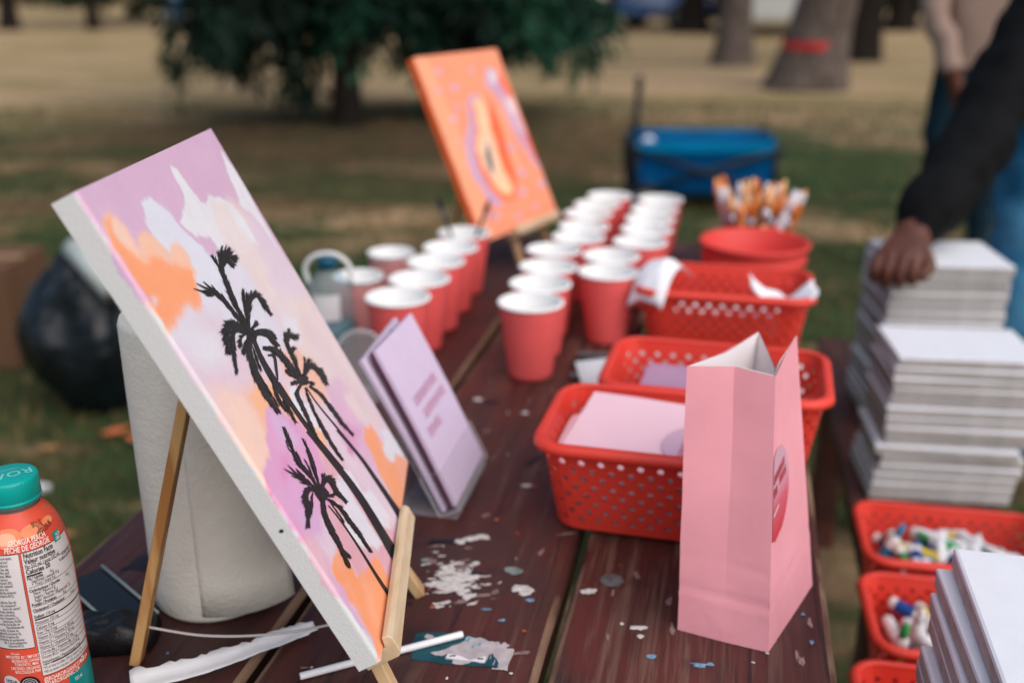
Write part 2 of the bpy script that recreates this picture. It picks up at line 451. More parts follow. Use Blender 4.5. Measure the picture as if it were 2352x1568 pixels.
for _ in range(7): splat(g, (random.uniform(-.33, -.13), random.uniform(.66, 1.3)), *(random.uniform(.001, .003) for _ in 'ab'), 0, 8, .4, zt)
splat(g, (-.188, .985), .004, .002, .3, 10, .4, zt); splat(g, (-.212, .905), .003, .002, .3, 10, .4, zt)
g.obj('paint_spatter', M_RP, mid, world=True)['kind'] = 'stuff'
g = G()
for c, a, b, rt in (((-.15, .77), .004, .003, .3), ((-.168, .735), .003, .002, .3), ((-.185, .748), .005, .0015, .2)): splat(g, c, a, b, rt, 12, .5, zt)
g.obj('paint_spatter', M_BP, mid, world=True)['kind'] = 'stuff'
g = G()
splat(g, (-.101, .795), .007, .0045, .3, 16, .5, zt); splat(g, (-.0505, .749), .008, .003, .2, 14, .5, zt); splat(g, (-.047, .738), .003, .003, .2, 12, .5, zt)
for _ in range(22): splat(g, (random.uniform(-.11, .105), random.uniform(.62, 1.0)), *(random.uniform(.0006, .0022) for _ in 'ab'), 0, 8, .4, zt)
g.obj('paint_spatter', M_WP, right, world=True)['kind'] = 'stuff'
g = G()
splat(g, (-.0365, .712), .0042, .003, .2, 14, .4, zt); splat(g, (.0035, .7095), .006, .003, .1, 16, .6, zt); splat(g, (.012, .712), .003, .002, .1, 12, .5, zt)
splat(g, (.09, .80), .002, .002, 0, 10, .3, zt); splat(g, (.095, .76), .002, .003, 0, 10, .3, zt)
g.obj('paint_spatter', M_BP, right, world=True)['kind'] = 'stuff'
M_BOLT = mat('weathered_steel', s(120, 126, 124), .45, .5, metal=.6, var=.3, vscale=200)
g = G().lathe([(0, .0012), (.006, .001), (.009, .0006), (.011, .0003)], 24, (-.0815, .8185, TZ + .0008)); g.obj('bolt', M_BOLT, right, world=True, smooth=True)
g = G(); 
for c, a, b in (((-.50, .78), .05, .02), ((-.47, .92), .02, .01), ((-.42, .80), .02, .008)): splat(g, c, a, b, .8, 20, .5, zt, .0003)
g.obj('paint_spatter', M_KP, leftp, world=True)['kind'] = 'stuff'
g = G()
for _ in range(5): splat(g, (random.uniform(-.58, -.37), random.uniform(.62, 1.2)), *(random.uniform(.001, .003) for _ in 'ab'), 0, 8, .4, zt)
g.obj('paint_spatter', M_BP, leftp, world=True)['kind'] = 'stuff'

# ------------------------------------------------------------------ trees
M_BARK = mat('grey_brown_bark', s(112, 100, 92), .95, .1, col2=s(66, 58, 54), vscale=9, stretch=(3, 3, .5), bump=1.0, bscale=22)
M_BARKD = mat('dark_bark', s(42, 36, 32), .95, .1, col2=s(28, 24, 22), vscale=9, stretch=(3, 3, .5), bump=1.0, bscale=22)
M_NEEDLE = mat('conifer_needles', s(11, 26, 20), .7, .2, col2=s(24, 50, 36), vscale=1.1)
M_NEEDLE2 = mat('green_conifer_needles', s(16, 44, 34), .7, .2, col2=s(34, 78, 56), vscale=1.1)
M_LEAF = mat('tree_leaves', s(48, 70, 42), .7, .25, col2=s(84, 106, 62), vscale=.7)
M_LEAFD = mat('dark_tree_leaves', s(30, 48, 34), .7, .25, col2=s(54, 76, 48), vscale=.5)
def trunk(name, parent, h, r0, r1, lean, m, n=18, flare=1.5, seed=0.0):
    k = 26; V = []; F = []
    for i in range(k + 1):
        t = i / k; z = h * t ** 1.6
        r = r0 + (r1 - r0) * (z / h) + r0 * (flare - 1) * math.exp(-z / (r0 * 1.4))
        cx, cy = lean[0] * z + .06 * r0 * mnoise.noise((z * .4, seed, 0)) * 5, lean[1] * z + .3 * r0 * mnoise.noise((z * .4, seed, 9))
        for j in range(n):
            a = 2 * math.pi * j / n
            q = r * (1 + .10 * mnoise.noise((math.cos(a) * 2, math.sin(a) * 2 + seed, z * .8)) + .06 * mnoise.noise((math.cos(a) * 6, math.sin(a) * 6 + seed, z * 1.6)))
            V.append((cx + q * math.cos(a), cy + q * math.sin(a), z - .05 * (i == 0)))
    for i in range(k):
        for j in range(n): F.append((i * n + j, i * n + (j + 1) % n, (i + 1) * n + (j + 1) % n, (i + 1) * n + j))
    F.append(tuple(k * n + j for j in range(n)))
    return mk(name, V, F, m, parent, smooth=True)
def leaf_quads(P, D, L, W):
    """numpy leaf cards: base points P, directions D, lengths L, widths W"""
    n = len(P); up = RS.normal(size=(n, 3)); side = np.cross(D, up); side /= np.linalg.norm(side, axis=1)[:, None] + 1e-9
    side *= (W / 2)[:, None]; tip = P + D * L[:, None]; mid = P + D * (L * .5)[:, None]
    V = np.stack([P, mid + side, tip, mid - side], 1).reshape(-1, 3)
    F = np.arange(4 * n).reshape(-1, 4)
    return V, F
def fast(name, V, F, m, parent):
    me = bpy.data.meshes.new(name); me.vertices.add(len(V)); me.vertices.foreach_set('co', np.asarray(V, np.float32).ravel())
    k = F.shape[1]
    me.loops.add(F.size); me.loops.foreach_set('vertex_index', F.ravel().astype(np.int32))
    me.polygons.add(len(F)); me.polygons.foreach_set('loop_start', np.arange(0, F.size, k, dtype=np.int32))
    me.update(calc_edges=True); me.materials.append(m)
    return link(name, me, parent)
def limbs(parent, top, m, spec):
    g = G()
    for a, z0, ln, rise, r in spec:
        d = Vector((math.cos(a), math.sin(a), 0)); b = Vector((top[0] * z0, top[1] * z0, z0))
        g.tube([b, b + d * ln * .4 + Vector((0, 0, rise * .3)), b + d * ln * .75 + Vector((0, 0, rise * .65)), b + d * ln + Vector((0, 0, rise))], [r, r * .7, r * .45, r * .15], 7)
    g.obj('limb', m, parent, smooth=True)
def crown(parent, c, rad, clumps, per, size, m, flat=1.0, low=None):
    P = []; 
    for _ in range(clumps):
        v = RS.normal(size=3); v /= np.linalg.norm(v); q = RS.rand() ** .4
        cc = np.array(c) + v * q * np.array(rad); rr = np.array(rad) * RS.uniform(.13, .27)
        w = RS.normal(size=(per, 3)); w /= np.linalg.norm(w, axis=1)[:, None]
        P.append(cc + w * rr * (RS.rand(per, 1) ** .5))
    P = np.concatenate(P)
    if low is not None: P[:, 2] = np.where(P[:, 2] < low, low + RS.rand(len(P)) * .5, P[:, 2])
    D = RS.normal(size=P.shape); D[:, 2] -= .4; D /= np.linalg.norm(D, axis=1)[:, None]
    V, F = leaf_quads(P, D, size * RS.uniform(.6, 1.4, len(P)), size * RS.uniform(.35, .7, len(P)))
    return fast('crown', V, F, m, parent)
def conifer(px, label, loc, h, r0, rad, low, m, tm, nb=85, group='conifers behind the table', sprays=()):
    t = thing('conifer_tree', label, 'tree', loc, 0, group)
    trunk('trunk', t, h, r0, r0 * .2, (.0, .0), tm, 14, 1.35, px)
    P = []; D = []; g = G()
    for i in range(nb):
        f = (i / nb) ** 2.3; z = low + .42 + (h - low - .8) * f
        a = i * 2.399963 + RS.uniform(-.3, .3); ln = rad * (1 - f) ** .8 * RS.uniform(.75, 1.15) + .25
        if z < 2.3 and math.cos(a - math.atan2(-loc[1], -loc[0])) > .72: continue
        d = np.array([math.cos(a), math.sin(a), 0]); droop = RS.uniform(.25, .55) * ln
        pts = [np.array([0, 0, z]) + d * ln * q + np.array([0, 0, .25 * ln * q - (droop + .25 * ln) * q * q]) for q in (0, .25, .5, .75, 1)]
        g.tube(pts, [.035 * (1 - f * .6), .026, .018, .012, .005], 5)
        m_ = int(22 * ln / rad * (1.3 if z < 3 else .6)) + 5
        for k in range(m_):
            q = RS.uniform(.18, 1.0); b = np.array([0, 0, z]) + d * ln * q + np.array([0, 0, .25 * ln * q - (droop + .25 * ln) * q * q])
            side = np.array([-d[1], d[0], 0]) * RS.uniform(-1, 1) * .42 * ln * (1.15 - q)
            sp = b + side; hang = RS.uniform(.10, .40) if RS.rand() < .75 else RS.uniform(.5, .9)
            for w in range(9):
                u = RS.rand(); base = b + side * u + np.array([0, 0, -hang * u * u])
                P.append(base); dd = RS.normal(size=3) * .5 + np.array([0, 0, -.9]) + side * .6; D.append(dd / np.linalg.norm(dd))
    P = np.array(P); D = np.array(D); P[:, 2] = np.maximum(P[:, 2], np.where(np.hypot(P[:, 0], P[:, 1]) < .50, .98 + .3 * RS.rand(len(P)), .55 + .30 * np.sin(5 * np.arctan2(P[:, 1], P[:, 0]) + px) * np.sin(11 * np.arctan2(P[:, 1], P[:, 0])) + .45 * RS.rand(len(P)) ** 1.5))
    P = list(P); D = list(D)
    for sx, zb in sprays:                                 # long hanging sprays below the crown
        for k in range(150):
            u = RS.rand(); P.append(np.array([sx * cY, sx * sY, 0]) + np.array([RS.normal() * .10 * (1.1 - u * .6), RS.normal() * .10, 1.35 + (zb - 1.35) * u])); dd = RS.normal(size=3) * .45 + np.array([0, 0, -.9]); D.append(dd / np.linalg.norm(dd))
        g.tube([(0, 0, 1.5), (sx * cY * .6, sx * sY * .6, 1.5), (sx * cY, sx * sY, 1.3), (sx * cY, sx * sY, zb + .1)], [.02, .015, .01, .004], 5)
    P = np.array(P); D = np.array(D)
    V, F = leaf_quads(P, D, RS.uniform(.10, .26, len(P)), RS.uniform(.025, .06, len(P)))
    fast('crown', V, F, m, t); g.obj('branch', tm, t)
    return t
conifer(1, 'dark drooping conifer with a bare thin trunk, behind the palm painting', (-3.46, 8.9, 0), 9.0, .125, 1.30, .90, M_NEEDLE, M_BARKD, 120, sprays=((-1.0, .55), (-.85, .35), (-.55, .25), (-.42, .2), (-.30, .3), (-.95, .5), (-1.05, .6), (-.5, .4), (.5, .6)))
p = at_z(985, 315, 0)
conifer(2, 'blue-green conifer with low drooping boughs right behind the orange papaya painting', (p.x + .0, p.y + .9, 0), 8.0, .11, 1.10, .88, M_NEEDLE2, M_BARKD, 100, sprays=((-.25, .25), (-.15, .15), (-.35, .4), (.6, .6), (.8, .65)))

def park_tree(label, px, py, r0, h, lean, cc, crad, clumps, per, size, m, tm=M_BARK, flare=1.4, group='park trees behind the table', low=None):
    p = at_z(px, py, 0); t = thing('park_tree', label, 'tree', (p.x, p.y, 0), 0, group)
    trunk('trunk', t, h, r0, r0 * .45, lean, tm, 20, flare, px * .1)
    zs = h * .6
    o_l = limbs(t, lean, tm, [(k * 1.9 + px, zs + k * .07 * h, crad[0] * .75, crad[2] * .5, r0 * .4) for k in range(6)])
    crown(t, (lean[0] * h + cc[0], lean[1] * h + cc[1], cc[2]), crad, clumps, per, size, m, low=low)
    return t
t1 = park_tree('thick leaning tree trunk wrapped with a red band, right of centre', 1842, 203, .36, 7.5, (.19, .0), (0, 0, 9.0), (3.8, 3.4, 2.0), 42, 55, .30, M_LEAF, flare=1.5)
park_tree('straight grey tree trunk between the wagon and the red-banded trunk', 1680, 150, .26, 7.0, (.015, 0), (0, .5, 8.8), (2.8, 2.6, 1.9), 34, 55, .30, M_LEAF)
park_tree('dark tree trunk standing just behind the red-banded trunk', 1958, 140, .36, 7.0, (.12, 0), (1.0, 1.5, 8.8), (3.0, 2.6, 1.9), 34, 55, .30, M_LEAF, M_BARKD)
park_tree('far slim tree trunk at the left edge of the photo', 25, 70, .22, 6, (.0, 0), (0, 0, 6.4), (3.2, 2.6, 2.6), 45, 60, .30, M_LEAFD, M_BARKD)
park_tree('far slim tree with a low dark crown, left of the distant walker', 215, 68, .16, 5, (.0, 0), (.8, 1.5, 4.2), (3.4, 2.0, 2.6), 55, 60, .30, M_LEAFD, M_BARKD)
park_tree('low dark green tree right behind the distant walker', 470, 55, .25, 5, (.0, 0), (.6, 1.0, 3.3), (4.4, 2.4, 2.6), 80, 60, .32, M_LEAFD, M_BARKD, low=.5)
park_tree('far dark trunk left of the parked blue car', 1393, 84, .2, 6, (.0, 0), (-1.5, 1.5, 4.4), (3.2, 2.2, 2.6), 60, 60, .30, M_LEAFD, M_BARKD)
park_tree('far broad-based dark tree between the parked car and the straight grey trunk', 1591, 78, .27, 6, (.0, 0), (-.5, 2, 4.7), (3.4, 2.4, 2.6), 60, 60, .30, M_LEAFD, M_BARKD, 2.2)
park_tree('far dark trunk in the pale gap left of the people', 2066, 72, .25, 6, (.0, 0), (0, 1, 4.0), (4.0, 2.4, 2.7), 70, 60, .30, M_LEAF, M_BARKD, 1.8)
# low shrubs along the far side
for px, py, rr, hh, mm, lb in ((120, 22, 2.2, 1.0, M_LEAFD, 'far low dark shrub at the upper left, beside the pale slope'), (360, 44, 2.6, 1.5, M_LEAFD, 'far dark shrub left of the distant walker'), (560, 40, 2.8, 1.6, M_LEAFD, 'far dark shrub right of the distant walker'), (1352, 52, 1.5, 1.2, M_LEAFD, 'far dark shrub at the right end of the conifers'), (1520, 40, 2.0, 1.1, M_LEAF, 'far green shrub behind the parked cars'), (1640, 46, 1.4, 1.2, M_LEAFD, 'far dark shrub just left of the straight grey trunk'), (2100, 56, 1.7, 1.3, M_LEAF, 'far green shrub in the gap left of the people'), (2190, 60, 1.5, 1.3, M_LEAFD, 'far dark shrub beside the person in tan')):
    p = at_z(px, py, 0); t = thing('shrub', lb, 'shrub', (p.x, p.y, 0), 0, 'far shrubs')
    crown(t, (0, 0, hh * .75), (rr, rr * .7, hh * .75), 40, 60, .22, mm, low=.1)
    G().tube([(0, 0, -.05), (.05, 0, hh * .5), (.1, .1, hh)], [.08, .06, .03], 8).obj('stem', M_BARKD, t)
# red band round the leaning trunk
band = bpy.data.meshes.new('tree_band'); 
g = G(); zc = .52
g.lathe([(.385, -.045), (.392, -.045), (.392, .045), (.385, .045)], 28); 
o = g.obj('tree_band', mat('red_cloth_tape', s(196, 52, 54), .6, .3, var=.12, vscale=6)); o.location = (t1.location.x + .19 * zc, t1.location.y, zc)
tag(o, 'red tape band tied around the leaning tree trunk', 'tape')
# far wood that reads as one mass
P = []
for _ in range(420):
    a = R_(90) + YAW + RS.uniform(-.75, .75); d = RS.uniform(58, 82); c = np.array([d * math.cos(a), d * math.sin(a), RS.uniform(.6, 9)])
    w = RS.normal(size=(70, 3)) * np.array([1.5, 1.5, 1.2]); P.append(c + w)
P = np.concatenate(P); P[:, 2] = np.abs(P[:, 2]); D = RS.normal(size=P.shape); D /= np.linalg.norm(D, axis=1)[:, None]
V, F = leaf_quads(P, D, RS.uniform(.5, 1.2, len(P)), RS.uniform(.3, .7, len(P)))
o = fast('woodland', V, F, M_LEAFD, None); tag(o, 'far dark wood closing the park behind everything', 'trees', kind='stuff')
# ------------------------------------------------------------------ stretched canvases and paintings
M_CANVAS = mat('raw_canvas', s(212, 212, 212), .8, .2, var=.03, vscale=300, bump=.25, bscale=1200)
M_PAINT = vcol_mat('acrylic_painting', .5, .35, 700.)
M_BLACKP = mat('black_acrylic', s(30, 35, 38), .42, .45, var=.25, vscale=260, bump=.3, bscale=500)
M_PINE = mat('pine_wood', s(206, 172, 130), .6, .3, col2=s(172, 130, 84), vscale=30, stretch=(1, 1, .12), lo=.50, hi=.70, bump=.1, bscale=200)
M_PINE2 = mat('pale_pine_wood', s(214, 192, 162), .6, .3, col2=s(198, 170, 134), vscale=60, stretch=(1, .12, 1), lo=.4, hi=.7, bump=.1, bscale=200)
M_LEG = mat('ochre_pine_wood', s(196, 152, 100), .6, .3, col2=s(164, 112, 62), vscale=16, stretch=(2.5, 2.5, .28), lo=.52, hi=.60, bump=.1, bscale=200)

def fbm(x, y, scale, seed, octv=4):
    out = np.zeros_like(x); amp = 1.0; tot = 0
    for o in range(octv):
        rs = np.random.RandomState(seed + o * 17); N = 128; L = rs.rand(N, N)
        X, Y = x * scale, y * scale; xi, yi = np.floor(X).astype(int), np.floor(Y).astype(int); fx, fy = X - xi, Y - yi
        fx, fy = fx * fx * (3 - 2 * fx), fy * fy * (3 - 2 * fy)
        g_ = lambda a, b: L[a % N, b % N]
        out += amp * ((g_(xi, yi) * (1 - fx) + g_(xi + 1, yi) * fx) * (1 - fy) + (g_(xi, yi + 1) * (1 - fx) + g_(xi + 1, yi + 1) * fx) * fy)
        tot += amp; amp *= .5; scale *= 2.03
    return out / tot - .5
def sdf(x, y, poly):
    """signed distance to polygon, positive inside"""
    P = np.array(poly); n = len(P); d2 = np.full(x.shape, 1e9); ins = np.zeros(x.shape, bool)
    for i in range(n):
        a, b = P[i], P[(i + 1) % n]; e = b - a; wx, wy = x - a[0], y - a[1]
        t = np.clip((wx * e[0] + wy * e[1]) / (e @ e + 1e-12), 0, 1)
        d2 = np.minimum(d2, (wx - e[0] * t) ** 2 + (wy - e[1] * t) ** 2)
        c = ((a[1] > y) != (b[1] > y)) & (x < (b[0] - a[0]) * (y - a[1]) / (b[1] - a[1] + 1e-12) + a[0]); ins ^= c
    return np.where(ins, 1, -1) * np.sqrt(d2)
class Plane:
    def __init__(self, P0, psi, lean, roll, W, H):
        psi, lean, roll = R_(psi), R_(lean), R_(roll)
        u = Vector((math.cos(psi), math.sin(psi), 0)); n = Vector((math.sin(psi), -math.cos(psi), 0))
        v = Vector((0, 0, 1)) * math.cos(lean) - n * math.sin(lean)
        self.u = u * math.cos(roll) + v * math.sin(roll); self.v = v * math.cos(roll) - u * math.sin(roll)
        self.n = self.u.cross(self.v); self.P = Vector(P0); self.W, self.H = W, H
    def p(self, a, b, c=0.0): return self.P + self.u * a + self.v * b + self.n * c
    def st(self, px):
        r = ray(*px); t = (self.P - C_O).dot(self.n) / r.dot(self.n); q = C_O + r * t - self.P
        return (q.dot(self.u), q.dot(self.v))
def painted_canvas(pl, label, thick, layers, base, ns, nt, wob, edge_white=True, side_col=None, tex=.05):
    t = thing('painted_canvas', label, 'painting', pl.p(pl.W / 2, 0, -thick / 2), 0)
    g = G(); e = .0012
    V = [pl.p(a, b, c) for c in (-thick, -e) for a, b in ((e, e), (pl.W - e, e), (pl.W - e, pl.H - e), (e, pl.H - e))]
    g.add(V, BOXF); g.obj('canvas', M_CANVAS, t, world=True, bevel=.002, seg=2)
    rc = .0025; S = np.concatenate([np.linspace(-thick + .001, -rc, 14), np.linspace(-rc, rc, 6)[1:-1], np.linspace(rc, pl.W - .0004, ns)])
    T = np.linspace(.0004, pl.H - .0004, nt)
    X, Y = np.meshgrid(S, T); u, v, n = (np.array(q) for q in (pl.u, pl.v, pl.n))
    ph = np.clip((X + rc) / (2 * rc), 0, 1) * math.pi / 2
    cu = np.where(X >= rc, X, np.where(X <= -rc, 0, rc * (1 - np.cos(ph)))); cn = np.where(X >= rc, 0, np.where(X <= -rc, X, -rc * (1 - np.sin(ph))))
    ou, on = -np.cos(ph) * .0004, np.sin(ph) * .0004
    pos = np.array(pl.P) + (cu + ou)[..., None] * u + Y[..., None] * v + (cn + on)[..., None] * n
    col = np.empty(X.shape + (3,)); col[:] = base
    warp = [fbm(X, Y, 60, 100 + i, 4) for i in range(2)]; fine = fbm(X, Y, 420, 55, 3)
    wx, wy = X + warp[0] * wob, Y + warp[1] * wob
    for poly, c, soft, op in layers:
        P = [pl.st(q) for q in poly]
        a = np.clip((sdf(wx, wy, P) + fine * soft * .8) / (2 * soft) + .5, 0, 1); a = a * a * (3 - 2 * a) * op
        a = np.clip(a * (1 + .25 * warp[0] * 2), 0, 1)
        col = col * (1 - a[..., None]) + np.array(c) * a[..., None]
    brush = fbm(X * .35 + Y * .9, X * .9 - Y * .25, 300, 77, 3)
    col *= (1 + tex * (fbm(X, Y, 35, 31, 4) * 1.6 + fine * .5 + brush * .9))[..., None]
    if edge_white:
        b = fbm(Y, Y * 0 + .3, 70, 12, 4) * .012 + fbm(Y, Y * 0 + .7, 14, 19, 2) * .010 - .0004 + fine * .002 + .006 * np.exp(-((Y - .018) / .016) ** 2)
        a = np.clip((X - b) / .0010 + .5, 0, 1)[..., None]
        col = col * a + np.array(s(212, 212, 212)) * (1 - a)
    elif side_col is not None:
        a = np.clip((X + .001) / .003 + .5, 0, 1)[..., None]; col = col * a + np.array(side_col) * (1 - a)
    m, k = X.shape
    F = (np.arange((m - 1) * k).reshape(m - 1, k)[:, :-1].reshape(-1, 1) + np.array([0, 1, k + 1, k])).astype(np.int32)
    M = Matrix.LocRotScale(t.location, t.rotation_euler, None).inverted()
    V = pos.reshape(-1, 3) - np.array(t.location)
    o = fast('painted_surface', V, F, M_PAINT, t)
    at = o.data.color_attributes.new('Col', 'FLOAT_COLOR', 'POINT')
    at.data.foreach_set('color', np.concatenate([col.reshape(-1, 3), np.ones((m * k, 1))], 1).astype(np.float32).ravel())
    o.data.polygons.foreach_set('use_smooth', [True] * len(o.data.polygons))
    return t

PALM = Plane((-0.2103, 0.5477, 0.8399), 105.25, 26.62, -1.72, 0.3225, 0.3629)
pk, wh, lil = s(216, 178, 204), s(226, 226, 232), s(220, 204, 222)
org, porg, cream, mag, pch = s(252, 164, 118), s(246, 196, 168), s(232, 212, 208), s(214, 140, 188), s(240, 200, 186)
LAY = [
 ([(150, 430), (480, 280), (560, 400), (680, 620), (610, 590), (540, 560), (470, 600), (380, 620), (300, 660), (230, 560)], pk, .008, 1),
 ([(300, 640), (380, 600), (470, 590), (560, 560), (640, 600), (700, 760), (640, 800), (560, 860), (500, 930), (430, 870), (360, 760)], s(222, 220, 230), .014, .95),
 ([(520, 450), (580, 500), (660, 600), (780, 800), (870, 970), (800, 960), (740, 900), (680, 800), (600, 690), (540, 570)], cream, .012, .9),
 ([(560, 470), (640, 560), (700, 680), (640, 680), (590, 600)], s(222, 204, 220), .012, .8),
 ([(690, 700), (760, 800), (900, 1010), (870, 990), (780, 880), (700, 770)], s(228, 206, 208), .010, .9),
 ([(395, 382), (405, 385), (432, 425), (456, 462), (470, 466), (477, 452), (500, 450), (530, 470), (560, 505), (590, 560), (560, 590), (520, 560), (500, 575), (480, 545), (450, 540), (425, 520), (410, 508), (415, 478), (422, 450), (402, 415)], s(230, 228, 232), .0022, 1),
 ([(325, 470), (334, 458), (350, 459), (380, 482), (415, 522), (450, 550), (505, 575), (520, 640), (460, 650), (420, 605), (380, 575), (350, 545), (330, 510)], s(224, 224, 234), .0025, 1),
 ([(478, 455), (520, 470), (545, 520), (600, 590), (620, 640), (560, 620), (510, 560)], s(234, 216, 212), .006, .7),
 ([(455, 545), (490, 560), (500, 585), (470, 575)], pk, .003, .85), ([(520, 560), (540, 575), (530, 600), (515, 585)], pk, .003, .7),
 ([(508, 346), (540, 392), (600, 500), (640, 575), (600, 520), (575, 490), (548, 470), (538, 430), (520, 390)], s(232, 230, 234), .003, 1),
 ([(232, 492), (246, 487), (264, 502), (292, 532), (312, 568), (318, 540), (330, 530), (345, 538), (372, 566), (388, 585), (394, 562), (408, 560), (426, 580), (443, 615), (449, 655), (462, 705), (452, 722), (430, 702), (414, 716), (400, 752), (388, 768), (372, 742), (345, 705), (300, 640), (258, 570), (236, 525)], porg, .0035, 1),
 ([(236, 505), (250, 500), (256, 530), (276, 560), (310, 585), (330, 600), (350, 590), (390, 605), (440, 622), (449, 655), (462, 705), (452, 720), (430, 702), (414, 716), (398, 752), (388, 768), (372, 742), (345, 705), (300, 640), (258, 570)], org, .005, 1),
 ([(255, 505), (270, 512), (300, 550), (310, 580), (285, 565), (262, 540)], s(246, 208, 190), .005, .8),
 ([(240, 575), (262, 590), (300, 650), (330, 690), (345, 694), (330, 672), (280, 600), (250, 565)], s(214, 176, 214), .004, .9),
 ([(345, 684), (360, 690), (352, 704)], wh, .003, .8),
 ([(430, 730), (500, 720), (560, 800), (600, 880), (640, 960), (600, 1000), (560, 960), (500, 930), (450, 880), (400, 800)], s(226, 200, 212), .014, .9),
 ([(400, 750), (440, 735), (500, 770), (520, 830), (480, 850), (430, 820)], s(224, 222, 230), .010, .8),
 ([(480, 900), (560, 900), (600, 960), (625, 1040), (640, 1120), (690, 1240), (640, 1200), (560, 1060)], s(246, 208, 190), .012, 1),
 ([(560, 905), (590, 870), (620, 870), (680, 910), (740, 990), (770, 1080), (690, 990), (650, 955), (615, 960), (612, 1010), (590, 960)], s(248, 186, 146), .008, .95),
 ([(640, 810), (680, 800), (720, 830), (760, 900), (730, 930), (690, 900), (650, 860)], s(246, 188, 158), .008, .8),
 ([(640, 705), (680, 735), (690, 780), (664, 795), (650, 750)], s(228, 226, 232), .007, .9),
 ([(640, 690), (665, 720), (640, 760), (610, 720)], s(226, 206, 216), .010, .6),
 ([(755, 905), (790, 920), (820, 960), (850, 990), (870, 1020), (880, 1110), (850, 1080), (810, 1040), (770, 985)], s(226, 182, 208), .008, .95),
 ([(790, 970), (830, 985), (820, 1020), (806, 1044), (780, 1010)], s(220, 152, 196), .006, .7),
 ([(796, 1010), (812, 1030), (806, 1046), (794, 1040)], s(208, 110, 168), .003, .6),
 ([(740, 880), (775, 860), (800, 890), (790, 930), (760, 920)], s(220, 180, 208), .006, .7),
 ([(660, 890), (676, 888), (700, 935), (726, 975), (718, 980), (690, 950), (668, 920)], s(228, 228, 232), .003, .95),
 ([(700, 930), (715, 925), (735, 985), (725, 985)], s(230, 226, 230), .003, .8),
 ([(680, 1090), (740, 1040), (780, 1060), (840, 1130), (890, 1200), (930, 1250), (905, 1370), (860, 1380), (820, 1330), (780, 1260), (740, 1190)], s(224, 168, 178), .012, .9),
 ([(612, 942), (625, 930), (650, 950), (690, 975), (730, 1030), (745, 1090), (762, 1150), (740, 1190), (720, 1240), (690, 1248), (660, 1220), (640, 1180), (612, 1110), (606, 1085), (616, 1040), (608, 1000)], s(224, 164, 202), .0035, .95),
 ([(620, 950), (640, 945), (665, 975), (690, 1010), (660, 1030), (635, 1000)], s(216, 182, 216), .008, .85),
 ([(625, 1120), (680, 1080), (720, 1140), (700, 1200), (660, 1180)], s(222, 172, 210), .010, .7),
 ([(640, 1060), (660, 1040), (670, 1070), (650, 1110)], s(220, 136, 186), .008, .6),
 ([(690, 1180), (730, 1170), (740, 1230), (705, 1236)], s(214, 176, 214), .008, .8),
 ([(612, 1098), (640, 1170), (680, 1235), (660, 1225), (625, 1160)], s(224, 120, 160), .003, .7),
 ([(655, 1235), (720, 1235), (760, 1290), (770, 1340), (800, 1400), (850, 1470), (872, 1520), (830, 1470), (790, 1420), (740, 1350)], s(226, 176, 190), .006, .8),
 ([(775, 1095), (790, 1078), (802, 1082), (820, 1105), (832, 1128), (846, 1120), (870, 1150), (895, 1185), (892, 1215), (884, 1210), (872, 1225), (862, 1200), (840, 1175), (810, 1135)], s(228, 224, 230), .0025, 1),
 ([(772, 1100), (792, 1110), (820, 1160), (850, 1205), (874, 1245), (868, 1262), (842, 1262), (815, 1240), (790, 1195), (785, 1150)], s(226, 222, 230), .003, 1),
 ([(778, 1160), (800, 1190), (830, 1230), (850, 1260), (825, 1255), (800, 1225)], s(230, 226, 230), .004, .8),
 ([(836, 980), (850, 974), (866, 1000), (880, 1024), (900, 1050), (944, 1056), (932, 1170), (915, 1170), (888, 1120), (868, 1085), (855, 1045), (838, 1010)], s(250, 168, 124), .003, 1),
 ([(905, 1040), (945, 1050), (936, 1130), (920, 1110)], s(246, 176, 150), .006, .7),
 ([(873, 990), (880, 982), (892, 988), (905, 1010), (918, 1016), (926, 1034), (918, 1046), (906, 1044), (908, 1062), (898, 1064), (886, 1054), (880, 1030), (884, 1010)], s(226, 224, 230), .0022, 1),
 ([(760, 1280), (772, 1262), (788, 1262), (802, 1290), (818, 1325), (828, 1310), (836, 1322), (848, 1290), (858, 1282), (872, 1290), (892, 1330), (890, 1420), (884, 1490), (868, 1510), (846, 1460), (815, 1400), (790, 1368), (766, 1320)], s(250, 162, 114), .0028, 1),
 ([(752, 1312), (790, 1350), (810, 1395), (850, 1460), (862, 1500), (846, 1480), (805, 1410), (770, 1350)], s(218, 172, 206), .004, .85),
 ([(830, 1330), (860, 1360), (870, 1440), (850, 1420)], s(250, 182, 146), .010, .6),
]
palm_t = painted_canvas(PALM, 'palm tree painting with pink and orange sky, leaning on a small wooden easel in front', .0176, LAY, s(226, 204, 216), 250, 300, .010)

